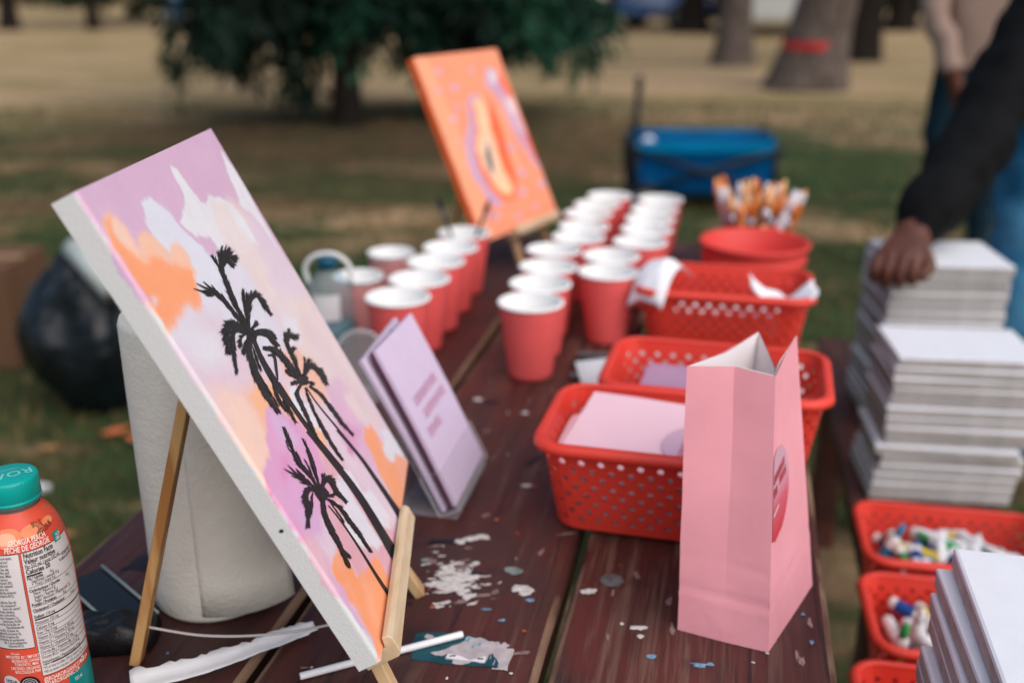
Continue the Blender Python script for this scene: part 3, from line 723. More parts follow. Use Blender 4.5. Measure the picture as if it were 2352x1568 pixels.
# palms painted in black: brush strokes with their own thickness
cA = lambda x, y: (423.4 + .24 * x, 564.5 + .24 * y)
cB = lambda x, y: (564.5 + .312 * x, 733.8 + .312 * y)
cC = lambda x, y: (602.1 + .258 * x, 987.8 + .258 * y)
class Palm:
    def __init__(self, pl): self.pl = pl; self.V = []; self.F = []
    def q(self, p, o): 
        a, b = self.pl.st(p); a = min(max(a, .0006), self.pl.W - .0006); b = min(max(b, .0006), self.pl.H - .0006)
        return self.pl.p(a, b, o)
    def poly(self, pts, o=None):
        o = .0008 + random.random() * .0004 if o is None else o
        n = len(self.V); self.V += [self.q(p, o) for p in pts]; self.F.append(tuple(range(n, n + len(pts))))
    def ribbon(self, f, pts, ws, rag=.12, kw=.66):
        P = smooth_pts([(*f(*p), 0) for p in pts], 8); k = len(P); o = .0008 + random.random() * .0003
        n = len(self.V)
        for i, p in enumerate(P):
            d = (P[min(i + 1, k - 1)] - P[max(i - 1, 0)]).normalized(); x = Vector((-d.y, d.x, 0)); t = i / (k - 1) * (len(ws) - 1); j = min(int(t), len(ws) - 2)
            w = (ws[j] + (ws[j + 1] - ws[j]) * (t - j)) / 2 * kw
            for sgn in (-1, 1): self.V.append(self.q(tuple((p + x * sgn * w * (1 + rag * (random.random() - .5)))[:2]), o))
        self.F += [(n + 2 * i, n + 2 * i + 2, n + 2 * i + 3, n + 2 * i + 1) for i in range(k - 1)]
        return P
    def frond(self, f, pts, w=7, L=22, dens=1.0, sides=(1, 1), ang=.55, taper=(1.0, 1.0, .8, .35, .1)):
        P = self.ribbon(f, pts, [w * q for q in taper], .3, .58); k = len(P)
        ln = sum((P[i + 1] - P[i]).length for i in range(k - 1))
        for _ in range(int(ln * 1.6 * dens)):
            t = random.random() ** .8; i = min(int(t * (k - 1)), k - 2); c = P[i].lerp(P[i + 1], random.random()); d = (P[i + 1] - P[i]).normalized()
            sg = random.choice([-1] * int(sides[0] * 2) + [1] * int(sides[1] * 2) or [1]); a = ang * random.uniform(.25, 1.15) * sg
            e = Vector((d.x * math.cos(a) - d.y * math.sin(a), d.x * math.sin(a) + d.y * math.cos(a), 0)); x = Vector((-e.y, e.x, 0))
            l = L * random.uniform(.45, 1.15) * (.65 + .5 * math.sin(math.pi * min(1, t * 1.1))); b = random.uniform(.8, 2.0) * (w / 7)
            l *= 1.5; b *= .85
            self.poly([tuple(q[:2]) for q in (c - x * b, c + e * l * .45 - x * b * 1.0, c + e * l, c + e * l * .45 + x * b, c + x * b)])
    def build(self, parent):
        mk('painted_palm', self.V, self.F, M_BLACKP, parent, world=True)
random.seed(3)
p1 = Palm(PALM); f = cA
p1.frond(f, [(625, 850), (540, 680), (450, 500), (375, 310), (345, 200)], 9, 17, 1.0, ang=.28, taper=(1, 1.3, 1.6, 1.5, 1))
p1.frond(f, [(345, 250), (350, 120), (400, 80)], 9, 16, 1.6, ang=.6); p1.frond(f, [(345, 180), (400, 120), (470, 130)], 8, 14, 1.6, ang=.5); p1.frond(f, [(350, 220), (390, 160), (450, 185)], 8, 12, 1.4, ang=.5)
p1.frond(f, [(350, 300), (310, 190), (270, 120)], 2.5, 14, .6, ang=.25); p1.frond(f, [(360, 200), (345, 100), (352, 20)], 2.5, 10, .8, ang=.25)
p1.frond(f, [(610, 830), (500, 690), (390, 550), (290, 460), (200, 440)], 9, 13, 1.0, ang=.3, taper=(1.1, 1.3, 1.6, 1.9, 1.2))
for a, b in (((240, 450), (75, 412)), ((250, 430), (105, 362)), ((290, 440), (170, 346)), ((330, 470), (250, 375)), ((250, 470), (140, 435)), ((270, 480), (190, 475))):
    m_ = ((a[0] + b[0]) / 2, (a[1] + b[1]) / 2 + 6); p1.ribbon(f, [a, m_, b], [6, 6.5, 5, 2])
p1.frond(f, [(615, 840), (600, 660), (610, 540), (660, 480)], 10, 17, 1.2, ang=.45, taper=(1, 1.4, 1.3, 1.2, .8)); p1.frond(f, [(620, 540), (680, 490), (740, 550), (815, 650)], 6, 13, 1.3, ang=.4)
p1.frond(f, [(600, 720), (565, 560), (555, 450)], 5, 13, 1.0, ang=.25)
p1.frond(f, [(630, 800), (660, 770), (682, 738)], 10, 8, 1.2)
p1.frond(f, [(600, 850), (520, 790), (440, 780), (400, 850), (410, 1010)], 10, 15, 1.6, ang=.7, taper=(1, 1.1, 1.2, 1.2, .6)); p1.frond(f, [(560, 820), (470, 830), (455, 960), (485, 1200)], 9, 13, 1.3, ang=.4, taper=(1, 1.2, 1.3, .9, .2))
p1.frond(f, [(580, 850), (540, 880), (520, 960)], 6, 10, 1.2); p1.frond(f, [(600, 880), (580, 950), (560, 1020)], 9, 10, 1.3)
p1.frond(f, [(635, 850), (720, 830), (800, 860), (870, 950)], 17, 12, 1.5, ang=.5, taper=(1, 1.6, 1.6, 1.2, .4))
p1.frond(f, [(620, 870), (615, 1000), (660, 1180), (740, 1370), (860, 1560)], 14, 20, 1.5, ang=.3, taper=(1.1, 1.5, 1.3, 1.0, .25)); p1.frond(f, [(660, 1150), (760, 1330), (880, 1520)], 3, 12, .8, ang=.2)
p1.frond(f, [(640, 960), (680, 1080), (720, 1180)], 3, 14, .8, ang=.2)
p1.poly([f(600, 800), f(650, 790), f(690, 850), (*f(680, 920),), f(630, 930), f(585, 870)])
p1.ribbon(f, [(645, 880), (720, 1060), (800, 1210), (880, 1340), (960, 1460), (1010, 1540)], [15, 17, 22, 22, 20, 16], .08)
p1.frond(f, [(820, 1230), (880, 1420), (960, 1560)], 8, 14, 1.2, ang=.3, sides=(0, 1)); p1.frond(cB, [(260, 560), (300, 650), (350, 740)], 5, 13, 1.0, ang=.3)
p1.ribbon(f, [(790, 1050), (850, 1060), (870, 1180), (885, 1290)], [6, 10, 10, 5])
p1.ribbon(cB, [(230, 470), (350, 655), (450, 795), (540, 915), (700, 1110)], [16, 15, 15, 18, 21], .05)
p1.ribbon(cC, [(400, 5), (520, 150), (700, 372), (880, 622), (1050, 900), (1185, 1130)], [16, 18, 21, 25, 28, 34], .04)
p1.build(palm_t)
p2 = Palm(PALM); f = cA
p2.frond(f, [(1110, 1250), (1040, 1090), (985, 960), (960, 860)], 8, 11, 1.3, ang=.35, taper=(.8, 1, 1.2, 1.1, .7)); p2.frond(f, [(970, 960), (980, 880), (1060, 875)], 9, 12, 1.8, ang=.6); p2.frond(f, [(965, 900), (980, 850), (990, 815)], 6, 8, 1.4)
p2.frond(f, [(1020, 1060), (1030, 1010), (1045, 990)], 6, 8, 1.4); p2.frond(f, [(1080, 1240), (1060, 1130), (1040, 1060)], 3, 9, .9); p2.frond(f, [(1130, 1230), (1142, 1150), (1140, 1080)], 3.2, 8, .9, ang=.3)
p2.frond(f, [(1105, 1270), (1010, 1170), (920, 1060), (850, 1000), (770, 985)], 14, 10, 1.5, ang=.6, taper=(1, 1.4, 1.5, 1.5, .7)); p2.frond(f, [(1090, 1290), (1020, 1240), (970, 1200)], 5, 8, 1.2)
p2.frond(f, [(1135, 1250), (1180, 1170), (1240, 1170), (1300, 1230), (1345, 1310)], 12, 11, 1.8, ang=.55, taper=(1, 1.3, 1.5, 1.2, .5)); p2.frond(f, [(1150, 1240), (1160, 1170), (1185, 1100)], 4, 9, 1.1)
p2.poly([f(1080, 1240), f(1130, 1225), f(1180, 1260), f(1175, 1330), f(1110, 1340), f(1070, 1300)]); p2.frond(f, [(1110, 1300), (1070, 1310), (1020, 1320)], 7, 7, 1.2); p2.frond(f, [(1140, 1300), (1190, 1310), (1225, 1320)], 7, 7, 1.2)
f = cB
p2.frond(f, [(400, 480), (372, 540), (400, 620), (450, 730), (525, 890)], 11, 9, 1.5, ang=.4, taper=(1, 1.4, 1.2, 1.1, .4))
p2.frond(f, [(430, 500), (480, 640), (560, 800), (640, 940), (695, 1020)], 7, 11, 1.2, ang=.3, taper=(.5, .8, 1.2, 1.2, .2))
p2.frond(f, [(460, 490), (540, 550), (620, 650), (700, 760), (775, 840)], 9, 9, 1.3, ang=.4, taper=(1, 1.3, 1.1, .8, .2))
p2.ribbon(f, [(440, 500), (520, 620), (680, 815), (850, 1030), (960, 1190)], [3, 4, 6, 9, 12], .06)
p2.ribbon(cC, [(660, 0), (860, 232), (1000, 430), (1130, 620), (1240, 790)], [7, 10, 13, 16, 22], .04)
p2.build(palm_t)
p3 = Palm(PALM); f = cC
p3.frond(f, [(500, 530), (420, 410), (330, 310), (265, 200)], 8, 13, 1.2, ang=.3, taper=(1.2, 1.3, 1.2, 1, .7)); p3.frond(f, [(300, 270), (245, 130), (190, 0)], 6, 14, 1.2, ang=.22); p3.frond(f, [(280, 220), (230, 170), (205, 100)], 2, 9, .6, ang=.2)
p3.frond(f, [(390, 400), (340, 300), (300, 220)], 5, 11, 1.0, ang=.25)
p3.frond(f, [(490, 530), (400, 470), (300, 405)], 9, 10, 1.4, ang=.4); 
for a, b in (((310, 410), (185, 345)), ((330, 420), (218, 310)), ((350, 420), (290, 340)), ((330, 430), (250, 405)), ((400, 480), (322, 462)), ((370, 420), (300, 350))):
    p3.ribbon(f, [a, ((a[0] + b[0]) / 2, (a[1] + b[1]) / 2 + 4), b], [5, 6.5, 5, 1.5])
p3.frond(f, [(505, 510), (470, 400), (430, 270), (400, 190)], 9, 13, 1.2, ang=.25, taper=(.8, 1, 1.1, 1, .4)); p3.frond(f, [(410, 220), (385, 150), (362, 100)], 2.5, 12, .8, ang=.2); p3.frond(f, [(440, 400), (400, 320), (370, 270)], 2, 9, .6, ang=.2)
p3.frond(f, [(520, 540), (545, 460), (590, 450), (650, 540), (730, 630)], 13, 10, 1.8, ang=.5, taper=(1, 1.5, 1.5, 1.1, .3)); p3.frond(f, [(530, 500), (535, 440), (538, 400)], 4, 8, 1.1)
p3.frond(f, [(500, 550), (420, 530), (380, 590), (400, 700), (396, 850)], 13, 10, 1.9, ang=.6, taper=(1, 1.2, 1.4, 1.3, .3)); p3.frond(f, [(440, 560), (430, 640), (425, 740)], 7, 9, 1.3, ang=.4)
p3.frond(f, [(525, 580), (545, 740), (600, 870), (670, 1010), (755, 1200)], 17, 12, 1.7, ang=.35, taper=(1, 1.3, .9, .8, .2)); p3.frond(f, [(680, 1030), (720, 1080), (765, 1130)], 5, 8, 1.1)
p3.frond(f, [(575, 615), (680, 690), (760, 800), (850, 920), (950, 1070)], 10, 10, 1.5, ang=.4, taper=(1, 1.3, 1.3, 1, .2)); p3.frond(f, [(600, 650), (680, 760), (710, 810)], 2.5, 10, .7, ang=.2)
p3.poly([f(470, 510), f(540, 500), f(590, 560), f(570, 620), f(510, 640), f(460, 570)]); p3.frond(f, [(560, 570), (600, 585), (625, 575)], 7, 7, 1.2)
p3.ribbon(f, [(580, 670), (700, 820), (850, 1040), (1000, 1280), (1130, 1480)], [3, 4.5, 6.5, 9, 13], .05)
p3.build(palm_t)
# staple dot on the raw side
g = G(); c = PALM.p(-.0008, .118, -.008); g.add([c + PALM.n * (.0016 * math.cos(a)) + PALM.v * (.0014 * math.sin(a)) for a in np.linspace(0, 5.6, 9)], [tuple(range(9))]); g.obj('paint_dot', M_BLACKP, palm_t, world=True)

# orange papaya painting
PAP = Plane((-.4304, 1.751, .8259), 71.42, 24.43, 0, .2816, .352)
cD = lambda x, y: (922 + .36 * x, 75.3 + .36 * y)
def D8(*pts): return [cD(*p) for p in pts]
lav = s(186, 160, 196)
LAY2 = [(D8((60, 160), (160, 150), (300, 480), (480, 900), (600, 1300), (480, 1210), (260, 700)), s(244, 166, 128), .01, .8),
 (D8((500, 100), (640, 120), (700, 330), (600, 330), (520, 220)), s(242, 150, 112), .01, .8),
 (D8((620, 230), (700, 370), (790, 570), (870, 720), (915, 860), (850, 820), (760, 660), (680, 480), (600, 330)), s(232, 96, 52), .006, .85),
 (D8((640, 400), (720, 420), (760, 540), (800, 640), (740, 640), (680, 520)), s(246, 196, 176), .008, .8),
 (D8((530, 220), (590, 220), (620, 320), (720, 480), (760, 580), (830, 760), (900, 880), (850, 850), (740, 680), (640, 460), (540, 330)), lav, .006, .75),
 (D8((545, 240), (600, 250), (610, 310), (570, 320)), s(216, 210, 214), .006, .9),
 (D8((650, 420), (700, 430), (740, 520), (700, 520)), s(226, 214, 214), .007, .8),
 (D8((415, 430), (465, 395), (510, 410), (480, 450), (475, 560), (480, 640), (470, 760), (500, 880), (570, 1000), (650, 1090), (620, 1115), (560, 1070), (480, 960), (420, 820), (410, 700), (430, 560)), lav, .005, .9),
 (D8((440, 450), (500, 410), (560, 440), (620, 560), (660, 720), (720, 900), (745, 1030), (700, 1085), (620, 1060), (540, 960), (480, 840), (460, 720), (470, 590)), s(236, 116, 76), .006, .95),
 (D8((455, 430), (510, 420), (560, 500), (575, 600), (600, 720), (640, 840), (700, 970), (710, 1030), (650, 1020), (590, 960), (520, 840), (480, 740), (485, 600)), s(246, 200, 160), .006, .95),
 (D8((540, 480), (570, 470), (640, 600), (690, 780), (730, 940), (700, 960), (640, 830), (600, 700), (570, 590)), s(238, 104, 62), .006, .9),
 (D8((600, 480), (640, 500), (720, 740), (780, 900), (740, 900), (680, 720)), s(244, 166, 132), .008, .8),
 (D8((530, 640), (560, 690), (600, 840), (600, 930), (575, 930), (545, 840), (520, 740)), s(214, 190, 176), .006, .9),
 (D8((545, 700), (562, 730), (582, 840), (590, 880), (578, 905), (560, 850), (540, 780)), s(70, 74, 84), .004, .95),
 (D8((600, 960), (660, 970), (700, 1010), (680, 1040), (620, 1010)), s(250, 206, 156), .007, .8),
 (D8((560, 1130), (600, 1120), (570, 1200), (545, 1250)), s(150, 110, 130), .005, .6)]
for x, y, r in ((235, 250, 22), (440, 245, 22), (335, 545, 24), (235, 365, 20), (340, 350, 22), (705, 735, 26), (770, 890, 24), (770, 1010, 24), (895, 960, 24), (745, 1165, 24), (600, 1170, 26), (350, 475, 18), (850, 1100, 18), (380, 700, 16)):
    LAY2.append((D8(*[(x + r * math.cos(a), y + r * math.sin(a)) for a in np.linspace(0, 5.5, 8)]), s(196, 162, 190), .004, .8))
pap_t = painted_canvas(PAP, 'orange painting of a cut papaya with lilac dots, on an easel behind the cups', .018, LAY2, s(240, 150, 114), 120, 150, .012, False, s(226, 96, 44), .10)

# ------------------------------------------------------------------ easels
def easel(label, pl, ledge, apex, feet, rear, thick, w, cord, mleg):
    base = sum((Vector(q) for q in (feet[0], feet[1], rear)), Vector()) / 3; base.z = TZ
    t = thing('table_easel', label, 'easel', base)
    off = -thick - w * .45
    top = pl.p(apex[0], apex[1], off)
    for fs, ft in zip(feet, (-.012, .012)):
        G().bar(fs, pl.p(apex[0] + ft, apex[1], off), w, w * .7, pl.n).obj('leg', M_PINE, t, world=True, bevel=.0012)
    o = G().bar(rear, pl.p(apex[0], apex[1] + .005, off - w * .9), w * 1.12, w * .62, pl.n).obj('leg', mleg, t, world=True, bevel=.0012)
    a, b = ledge
    prof = [(-thick - .001, -.012), (.0068, -.012), (.0100, -.008), (.0100, .0035), (.0075, .0072), (.0030, .0072), (.0012, -.0008), (-thick - .001, -.0008)]
    V = [pl.p(x, y, z) for x in (a, b) for z, y in prof]; k = len(prof)
    F = [tuple(range(k)), tuple(range(2 * k - 1, k - 1, -1))] + [(i, k + i, k + (i + 1) % k, (i + 1) % k) for i in range(k)]
    mk('ledge', V, F, M_PINE2, t, world=True, bevel=.001)
    g = G().bar(pl.p(apex[0] - .03, apex[1] - .02, off - w * .5), pl.p(apex[0] + .03, apex[1] - .02, off - w * .5), w * .8, w * .4, pl.n); g.obj('crosspiece', M_PINE, t, world=True, bevel=.001)
    if cord:
        pts = smooth_pts(cord, 8); G().tube(pts, .0011, 6).obj('cord', mat('white_cord', s(198, 188, 184), .8, .2), t, world=True, smooth=True)
    return t
tt = .0176
def foot(pl, s_, th, w):
    off = -th - w * .45; p0 = pl.p(s_, 0, off); k = (p0.z - TZ - .002) / pl.v.z; return p0 - pl.v * k
easel('small pine easel holding the palm tree painting', PALM, (.016, .213), (.135, .232), (foot(PALM, .036, tt, .0135), foot(PALM, .217, tt, .0135)), (-.4475, .614, TZ + .003), tt, .0135,
      [(-.4435, .6200, TZ + .034), (-.39, .628, TZ + .027), (-.33, .640, TZ + .030), (-.262, .655, TZ + .045)], M_LEG)
easel('small pine easel holding the orange papaya painting', PAP, (.105, .275), (.19, .25), (foot(PAP, .125, .018, .013), foot(PAP, .25, .018, .013)), (-.56, 1.99, TZ + .003), .018, .013, None, M_LEG)

# ------------------------------------------------------------------ drink bottle
M_LABEL = mat('orange_red_label', s(226, 84, 62), .42, .45, var=.04, vscale=40)
M_PEACH = mat('peach_print', s(240, 140, 96), .42, .45, var=.10, vscale=90)
M_PEACH2 = mat('pale_peach_print', s(244, 178, 146), .42, .45, var=.08, vscale=90)
M_TEAL = mat('teal_plastic', s(0, 168, 160), .38, .5)
M_TEALP = mat('teal_print', s(0, 142, 140), .42, .45)
M_PANEL = mat('white_label_panel', s(222, 214, 214), .45, .4)
M_INK = mat('black_ink', s(34, 30, 32), .5, .3)
M_WINK = mat('white_ink', s(252, 236, 226), .5, .3)
M_CLEAR = mat('clear_plastic', (.95, .97, .97), .08, .5, trans=1.0, ior=1.3)
BA = Vector((-.4828, .5529, TZ)); BR = .0322; BTH = math.atan2(-BA.y, -BA.x)
bottle = thing('drink_bottle', 'orange-red drink bottle with teal cap and nutrition label, at the left edge', 'bottle', BA)
def bp(th, z, r=BR): a = BTH + R_(th); return (r * math.cos(a), r * math.sin(a), z)
G().lathe([(0, .001), (.025, .001), (.0295, .004), (BR, .010), (BR, .06), (BR, .125), (.0319, .134), (.0313, .142), (.0301, .150), (.0283, .158), (.0256, .1655), (.0220, .1715), (.0184, .1755), (.0168, .1778)], 96).obj('label_sleeve', M_LABEL, bottle, smooth=True)
G().lathe([(.0164, .1765), (.0162, .1795), (.0176, .1803), (.0176, .1820), (.0160, .1828), (.0158, .188)], 64).obj('neck', mat('clear_neck', (.80, .72, .66), .12, .5, trans=.75, ior=1.3), bottle, smooth=True)
cap = G(); n = 120; CZ0 = -.0100; V = []; F = []
prof = [(.0182, .1925), (.0190, .1925), (.0190, .1948), (.0184, .1952), (.0190, .1958), (.0190, .2085), (.0184, .2102), (.017, .2108), (0.0, .2108)]
for i, (r, z) in enumerate(prof):
    for j in range(n):
        rr = r - (.00035 if (j % 3 == 0 and 4 <= i <= 5) else 0); a = 2 * math.pi * j / n; V.append((rr * math.cos(a), rr * math.sin(a), z + CZ0))
F = [(i * n + j, i * n + (j + 1) % n, (i + 1) * n + (j + 1) % n, (i + 1) * n + j) for i in range(len(prof) - 1) for j in range(n)]
capo = mk('cap', V, F, M_TEAL, bottle, smooth=True)
def shr(z): return np.interp(z, [.125, .134, .142, .150, .158, .1655, .1715], [BR, .0319, .0313, .0301, .0283, .0256, .0220])
def patch(name, t0, t1, z0, z1, m, r=.0003, nz=14, rr=None):
    V = []; F = []; k = 24
    for j in range(nz + 1):
        z = z0 + (z1 - z0) * j / nz
        for i in range(k + 1): V.append(bp(t0 + (t1 - t0) * i / k, z, shr(z) + r))
    F = [(j * (k + 1) + i, j * (k + 1) + i + 1, (j + 1) * (k + 1) + i + 1, (j + 1) * (k + 1) + i) for j in range(nz) for i in range(k)]
    return mk(name, V, F, m, bottle)
patch('ingredient_panel', -60, -6.4, .078, .1528, M_PANEL, .0003); patch('nutrition_panel', -3.2, 74, .0525, .1528, M_PANEL, .0003)
for t0, t1, z0, z1 in ((-60, -6, .0776, .0780), (-60, -6, .1528, .1532), (-6.4, -6.0, .0776, .1532), (-3.6, -3.2, .0521, .1532), (-3.6, 74.4, .1528, .1532), (-3.6, 74.4, .0521, .0525)):
    patch('panel_border', t0, t1, z0, z1, M_INK, .0005)
for z, h, t0, t1 in ((.1412, .0003, -1, 74), (.1354, .0012, -1, 17), (.1263, .0003, -1, 74), (.1103, .0003, 0, 74), (.1057, .0003, 0, 74), (.0998, .0011, -1, 74), (.0951, .0003, -1, 74), (.0908, .0003, -1, 74), (.0866, .0003, -1, 74), (.0825, .0003, -1, 74), (.0783, .0003, -1, 74), (.0742, .0003, -1, 74), (.0700, .0003, -1, 74), (.0617, .0011, -1, 74)):
    patch('table_rule', t0, t1, z - h / 2, z + h / 2, M_INK, .0006)
patch('teal_base_band', -12, 110, .0102, .0385, M_TEALP, .0003); patch('teal_base_band', 27, 110, .0385, .0440, M_TEALP, .00035)
def disc_on(name, th, z, rad, m, off, sq=1.0, n=28):
    V = [bp(th, z, shr(z) + off)]; 
    for i in range(n):
        a = 2 * math.pi * i / n; zz = min(.1715, z + rad * sq * math.sin(a)); r = shr(zz) + off; V.append(bp(th + math.degrees(rad * math.cos(a) / r), zz, r))
    mk(name, V, [(0, 1 + i, 1 + (i + 1) % n) for i in range(n)], m, bottle, smooth=True)
disc_on('peach_print', -18, .1635, .0095, M_PEACH, .0006, .7); disc_on('peach_print', -20, .1635, .0065, M_PEACH2, .0011, .65); disc_on('peach_print', 18, .1655, .0080, M_PEACH, .0008, .55); disc_on('peach_print', 48, .1675, .0050, M_PEACH, .0008, .5); disc_on('peach_print', -60, .164, .009, M_PEACH, .0008, .6)
patch('teal_tag', 44, 57, .1510, .1585, M_TEALP, .0006)
T = []   # text, theta0, z, size, weight, ink, tilt
T += [('GEORGIA PEACH', -17.5, .1592, .0054, .014, 1), ('PÊCHE DE GÉORGIE', -22.5, .1546, .0054, .014, 1)]
T += [('Nutrition Facts', -1.2, .1490, .0053, .018, 0), ('Valeur nutritive', -1.2, .1448, .0053, .018, 0), ('Per 532 mL / pour 532 mL', -1.2, .1415, .0040, .004, 0), ('Calories 20', -1.2, .1370, .0052, .020, 0),
      ('% Daily Value*', 48, .1395, .0032, .015, 0), ('% valeur quotidienne*', 42, .1365, .0032, .015, 0)]
rows = [('Fat / Lipides', ' 0 g', .1325, 1, 0), ('Saturated / saturés 0 g', '', .1298, 0, 4), ('+ Trans / trans 0 g', '', .1272, 0, 4), ('Carbohydrate / Glucides', ' 10 g', .1226, 1, 0), ('Fibre / Fibres 0 g', '', .1198, 0, 4), ('Sugars / Sucres 2 g', '', .1170, 0, 4),
        ('Sugar Alcohols / Polyalcools 7 g', '', .1142, 0, 4), ('Protein / Protéines', ' 0 g', .1110, 1, 0), ('Cholesterol / Cholestérol', ' 0 mg', .1064, 1, 0), ('Sodium', ' 110 mg', .1012, 1, 0), ('Potassium 125 mg', '', .0962, 0, 0), ('Calcium 0 mg', '', .0919, 0, 0), ('Iron / Fer 0 mg', '', .0877, 0, 0),
        ('Vitamin A / Vitamine A 200 µg', '', .0836, 0, 0), ('Vitamin C / Vitamine C 90 mg', '', .0794, 0, 0), ('Vitamin E / Vitamine E 3 mg', '', .0752, 0, 0), ('Vitamin B6 / Vitamine B6 1.7 mg', '', .0711, 0, 0), ('Vitamin B12 / Vitamine B12 2.4 µg', '', .0669, 0, 0), ('Pantothenate / Pantothénate 5 mg', '', .0629, 0, 0),
        ('*5% or less is a little, 15% or more is a lot', '', .0582, 0, 0), ("*5% ou moins c'est peu, 15% ou plus c'est beaucoup", '', .0548, 0, 0)]
for a, b, z, w, ind in rows:
    sz = .0036 if z > .060 else .0030
    T.append((a, -1.2 + ind, z, sz, .016 if w else .0, 0))
    if b: T.append((b, -1.2 + ind + math.degrees(len(a) * sz * .60 * .53 / BR), z, sz, .0, 0))
ing = ['Filtered water,', 'peach juice concentrate*,', 'Erythritol*, Natural', 'flavours*, Sea salt,', 'Citric, Ascorbic acid', 'Potassium citrate, Malic', 'acid, Stevia extract*, Calcium', '(vitamin B5),', 'Tocopheryl acetate (vitamin', 'Retinyl palmitate (vitamin A),', 'hydrochloride (vitamin', 'Cyanocobalamin (vitamin B12).', '', 'Eau filtrée, Eau de', 'jus de concentré*,', 'Sucre de canne*,', 'naturels*, Acide citrique,', 'bêta-carotène (colorant),', 'ascorbique (vitamine C),', 'potassium, Acide', 'extrait de feuille de', 'Pantothénate de', '(vitamine B5), Acétate de', 'tocophéryle (vitamine E),', 'de rétinyle (vitamine A),', 'chlorhydrate de pyridoxine', 'B6, Cyanocobalamine', '(vitamine B12).']
for i, l in enumerate(ing):
    if l: T.append((l, -8.5 - math.degrees(len(l) * .0030 * .60 * .52 / BR) - (i * 7 % 5), .1500 - i * .00260, .0030, .004, 0))
T += [('Biologique', -36, .0735, .0024, 0, 1), ('IMPORTED BY / IMPORTÉ PAR :', -44, .0700, .0036, .006, 1), ('BEVERAGES CANADA INC.', -37, .0668, .0036, .006, 1), ('TORONTO, M6K 1P1', -34, .0637, .0036, .006, 1), ('CERTIFIED ORGANIC BY QAI', -40, .0603, .0036, .006, 1), ('BIOLOGIQUE PAR QAI', -35, .0572, .0036, .006, 1),
      ('@ROARORGANICCANADA', -3.2, .0476, .0050, .012, 1), ('ROARORGANIC.CA', -3.2, .0436, .0050, .012, 1), ('NON', 47, .1553, .0036, .01, 1), ('GMO', 46.5, .1520, .0036, .01, 1), ('532 mL', 34, .0370, .004, .01, 1)]
T += [('BEST BY', 19, .1675, .0050, -.002, 0), ('2024', 25, .1645, .0050, -.002, 0), ('MEILLEUR', 22.5, .1610, .0052, -.002, 0)]
tm = text_meshes([(t[0], t[3], t[4]) for t in T])
gi, gw = G(), G()
for (V2, F2), (tx, th, z, sz, w, ink) in zip(tm, T):
    V = []
    sh = .68 if sz > .005 else .60
    tilt = .25 if z > .1605 else 0
    for v in V2:
        zz = min(.1712, z + v.y + tilt * v.x * .6); r = shr(zz) + (.0016 if z > .152 else .0009); V.append(bp(th + math.degrees(v.x * sh / BR), zz, r))
    (gw if ink else gi).add(V, F2)
tag(gi.obj('label_text', M_INK, bottle), kind='stuff'); tag(gw.obj('label_text', M_WINK, bottle), kind='stuff')
for th, m, ring in ((-44, M_PANEL, None), (-20, M_INK, None)):
    disc = G(); k = 36
    V = [bp(th, .0475, BR + .0006)] + [bp(th + math.degrees(.0068 * math.cos(2 * math.pi * i / k) / BR), .0475 + .0068 * math.sin(2 * math.pi * i / k), BR + .0006) for i in range(k)]
    mk('certification_seal', V, [(0, 1 + i, 1 + (i + 1) % k) for i in range(k)], m, bottle)
(sv,) = text_meshes([('USDA\nORGANIC', .0036, .012)])
mk('seal_text', [bp(-51.5 + math.degrees(v.x / BR), .0485 + v.y, BR + .0009) for v in sv[0]], sv[1], M_INK, bottle)
g = G()
for rr in (.0052, .0036, .002):
    for i in range(28):
        a0, a1 = 2 * math.pi * i / 28, 2 * math.pi * (i + 1) / 28
        g.add([bp(-20 + math.degrees(q * math.cos(a) / BR), .0475 + q * math.sin(a), BR + .0009) for q, a in ((rr, a0), (rr, a1), (rr - .0004, a1), (rr - .0004, a0))], [(0, 1, 2, 3)])
g.obj('seal_print', M_PANEL, bottle)
g = G()
for i in range(3):                               # recycling arrows
    a = i * 2.094 + .5; g.add([bp(51 + math.degrees((.0026 * math.cos(a + q) * k) / BR), .0497 + .0026 * math.sin(a + q) * k, BR + .0009) for k in (1, .55) for q in (0, .5, 1.0, 1.5)], [(0, 1, 5, 4), (1, 2, 6, 5), (2, 3, 7, 6)])
g.obj('recycling_mark', M_WINK, bottle)
(rv, rv2) = text_meshes([('ROAR', .0125, .012), ('ORGANIC', .0032, .006)])
a0 = BTH + math.pi / 2 + math.pi
def cp(x, y):    # lettering faces away from the viewer on the cap top
    return (math.cos(a0 + R_(8)) * x - math.sin(a0 + R_(8)) * y, math.sin(a0 + R_(8)) * x + math.cos(a0 + R_(8)) * y, .2011)
mk('cap_text', [cp(v.x - .0155, v.y - .002) for v in rv[0]] + [cp(v.x - .008, v.y - .0075) for v in rv2[0]], rv[1] + [tuple(i + len(rv[0]) for i in f_) for f_ in rv2[1]], mat('pale_teal_print', s(120, 214, 206), .4, .4), capo)
# white stick lying on the lawn beyond the bottle
o = G().tube([at_z(30, 1112, .014), at_z(112, 1122, .014)], [.0125, .0125], 12).obj('paper_tube', mat('white_paper_tube', s(226, 226, 228), .7, .2), smooth=True)
tag(o, 'short white paper tube lying on the grass behind the teal bottle cap', 'paper tube')
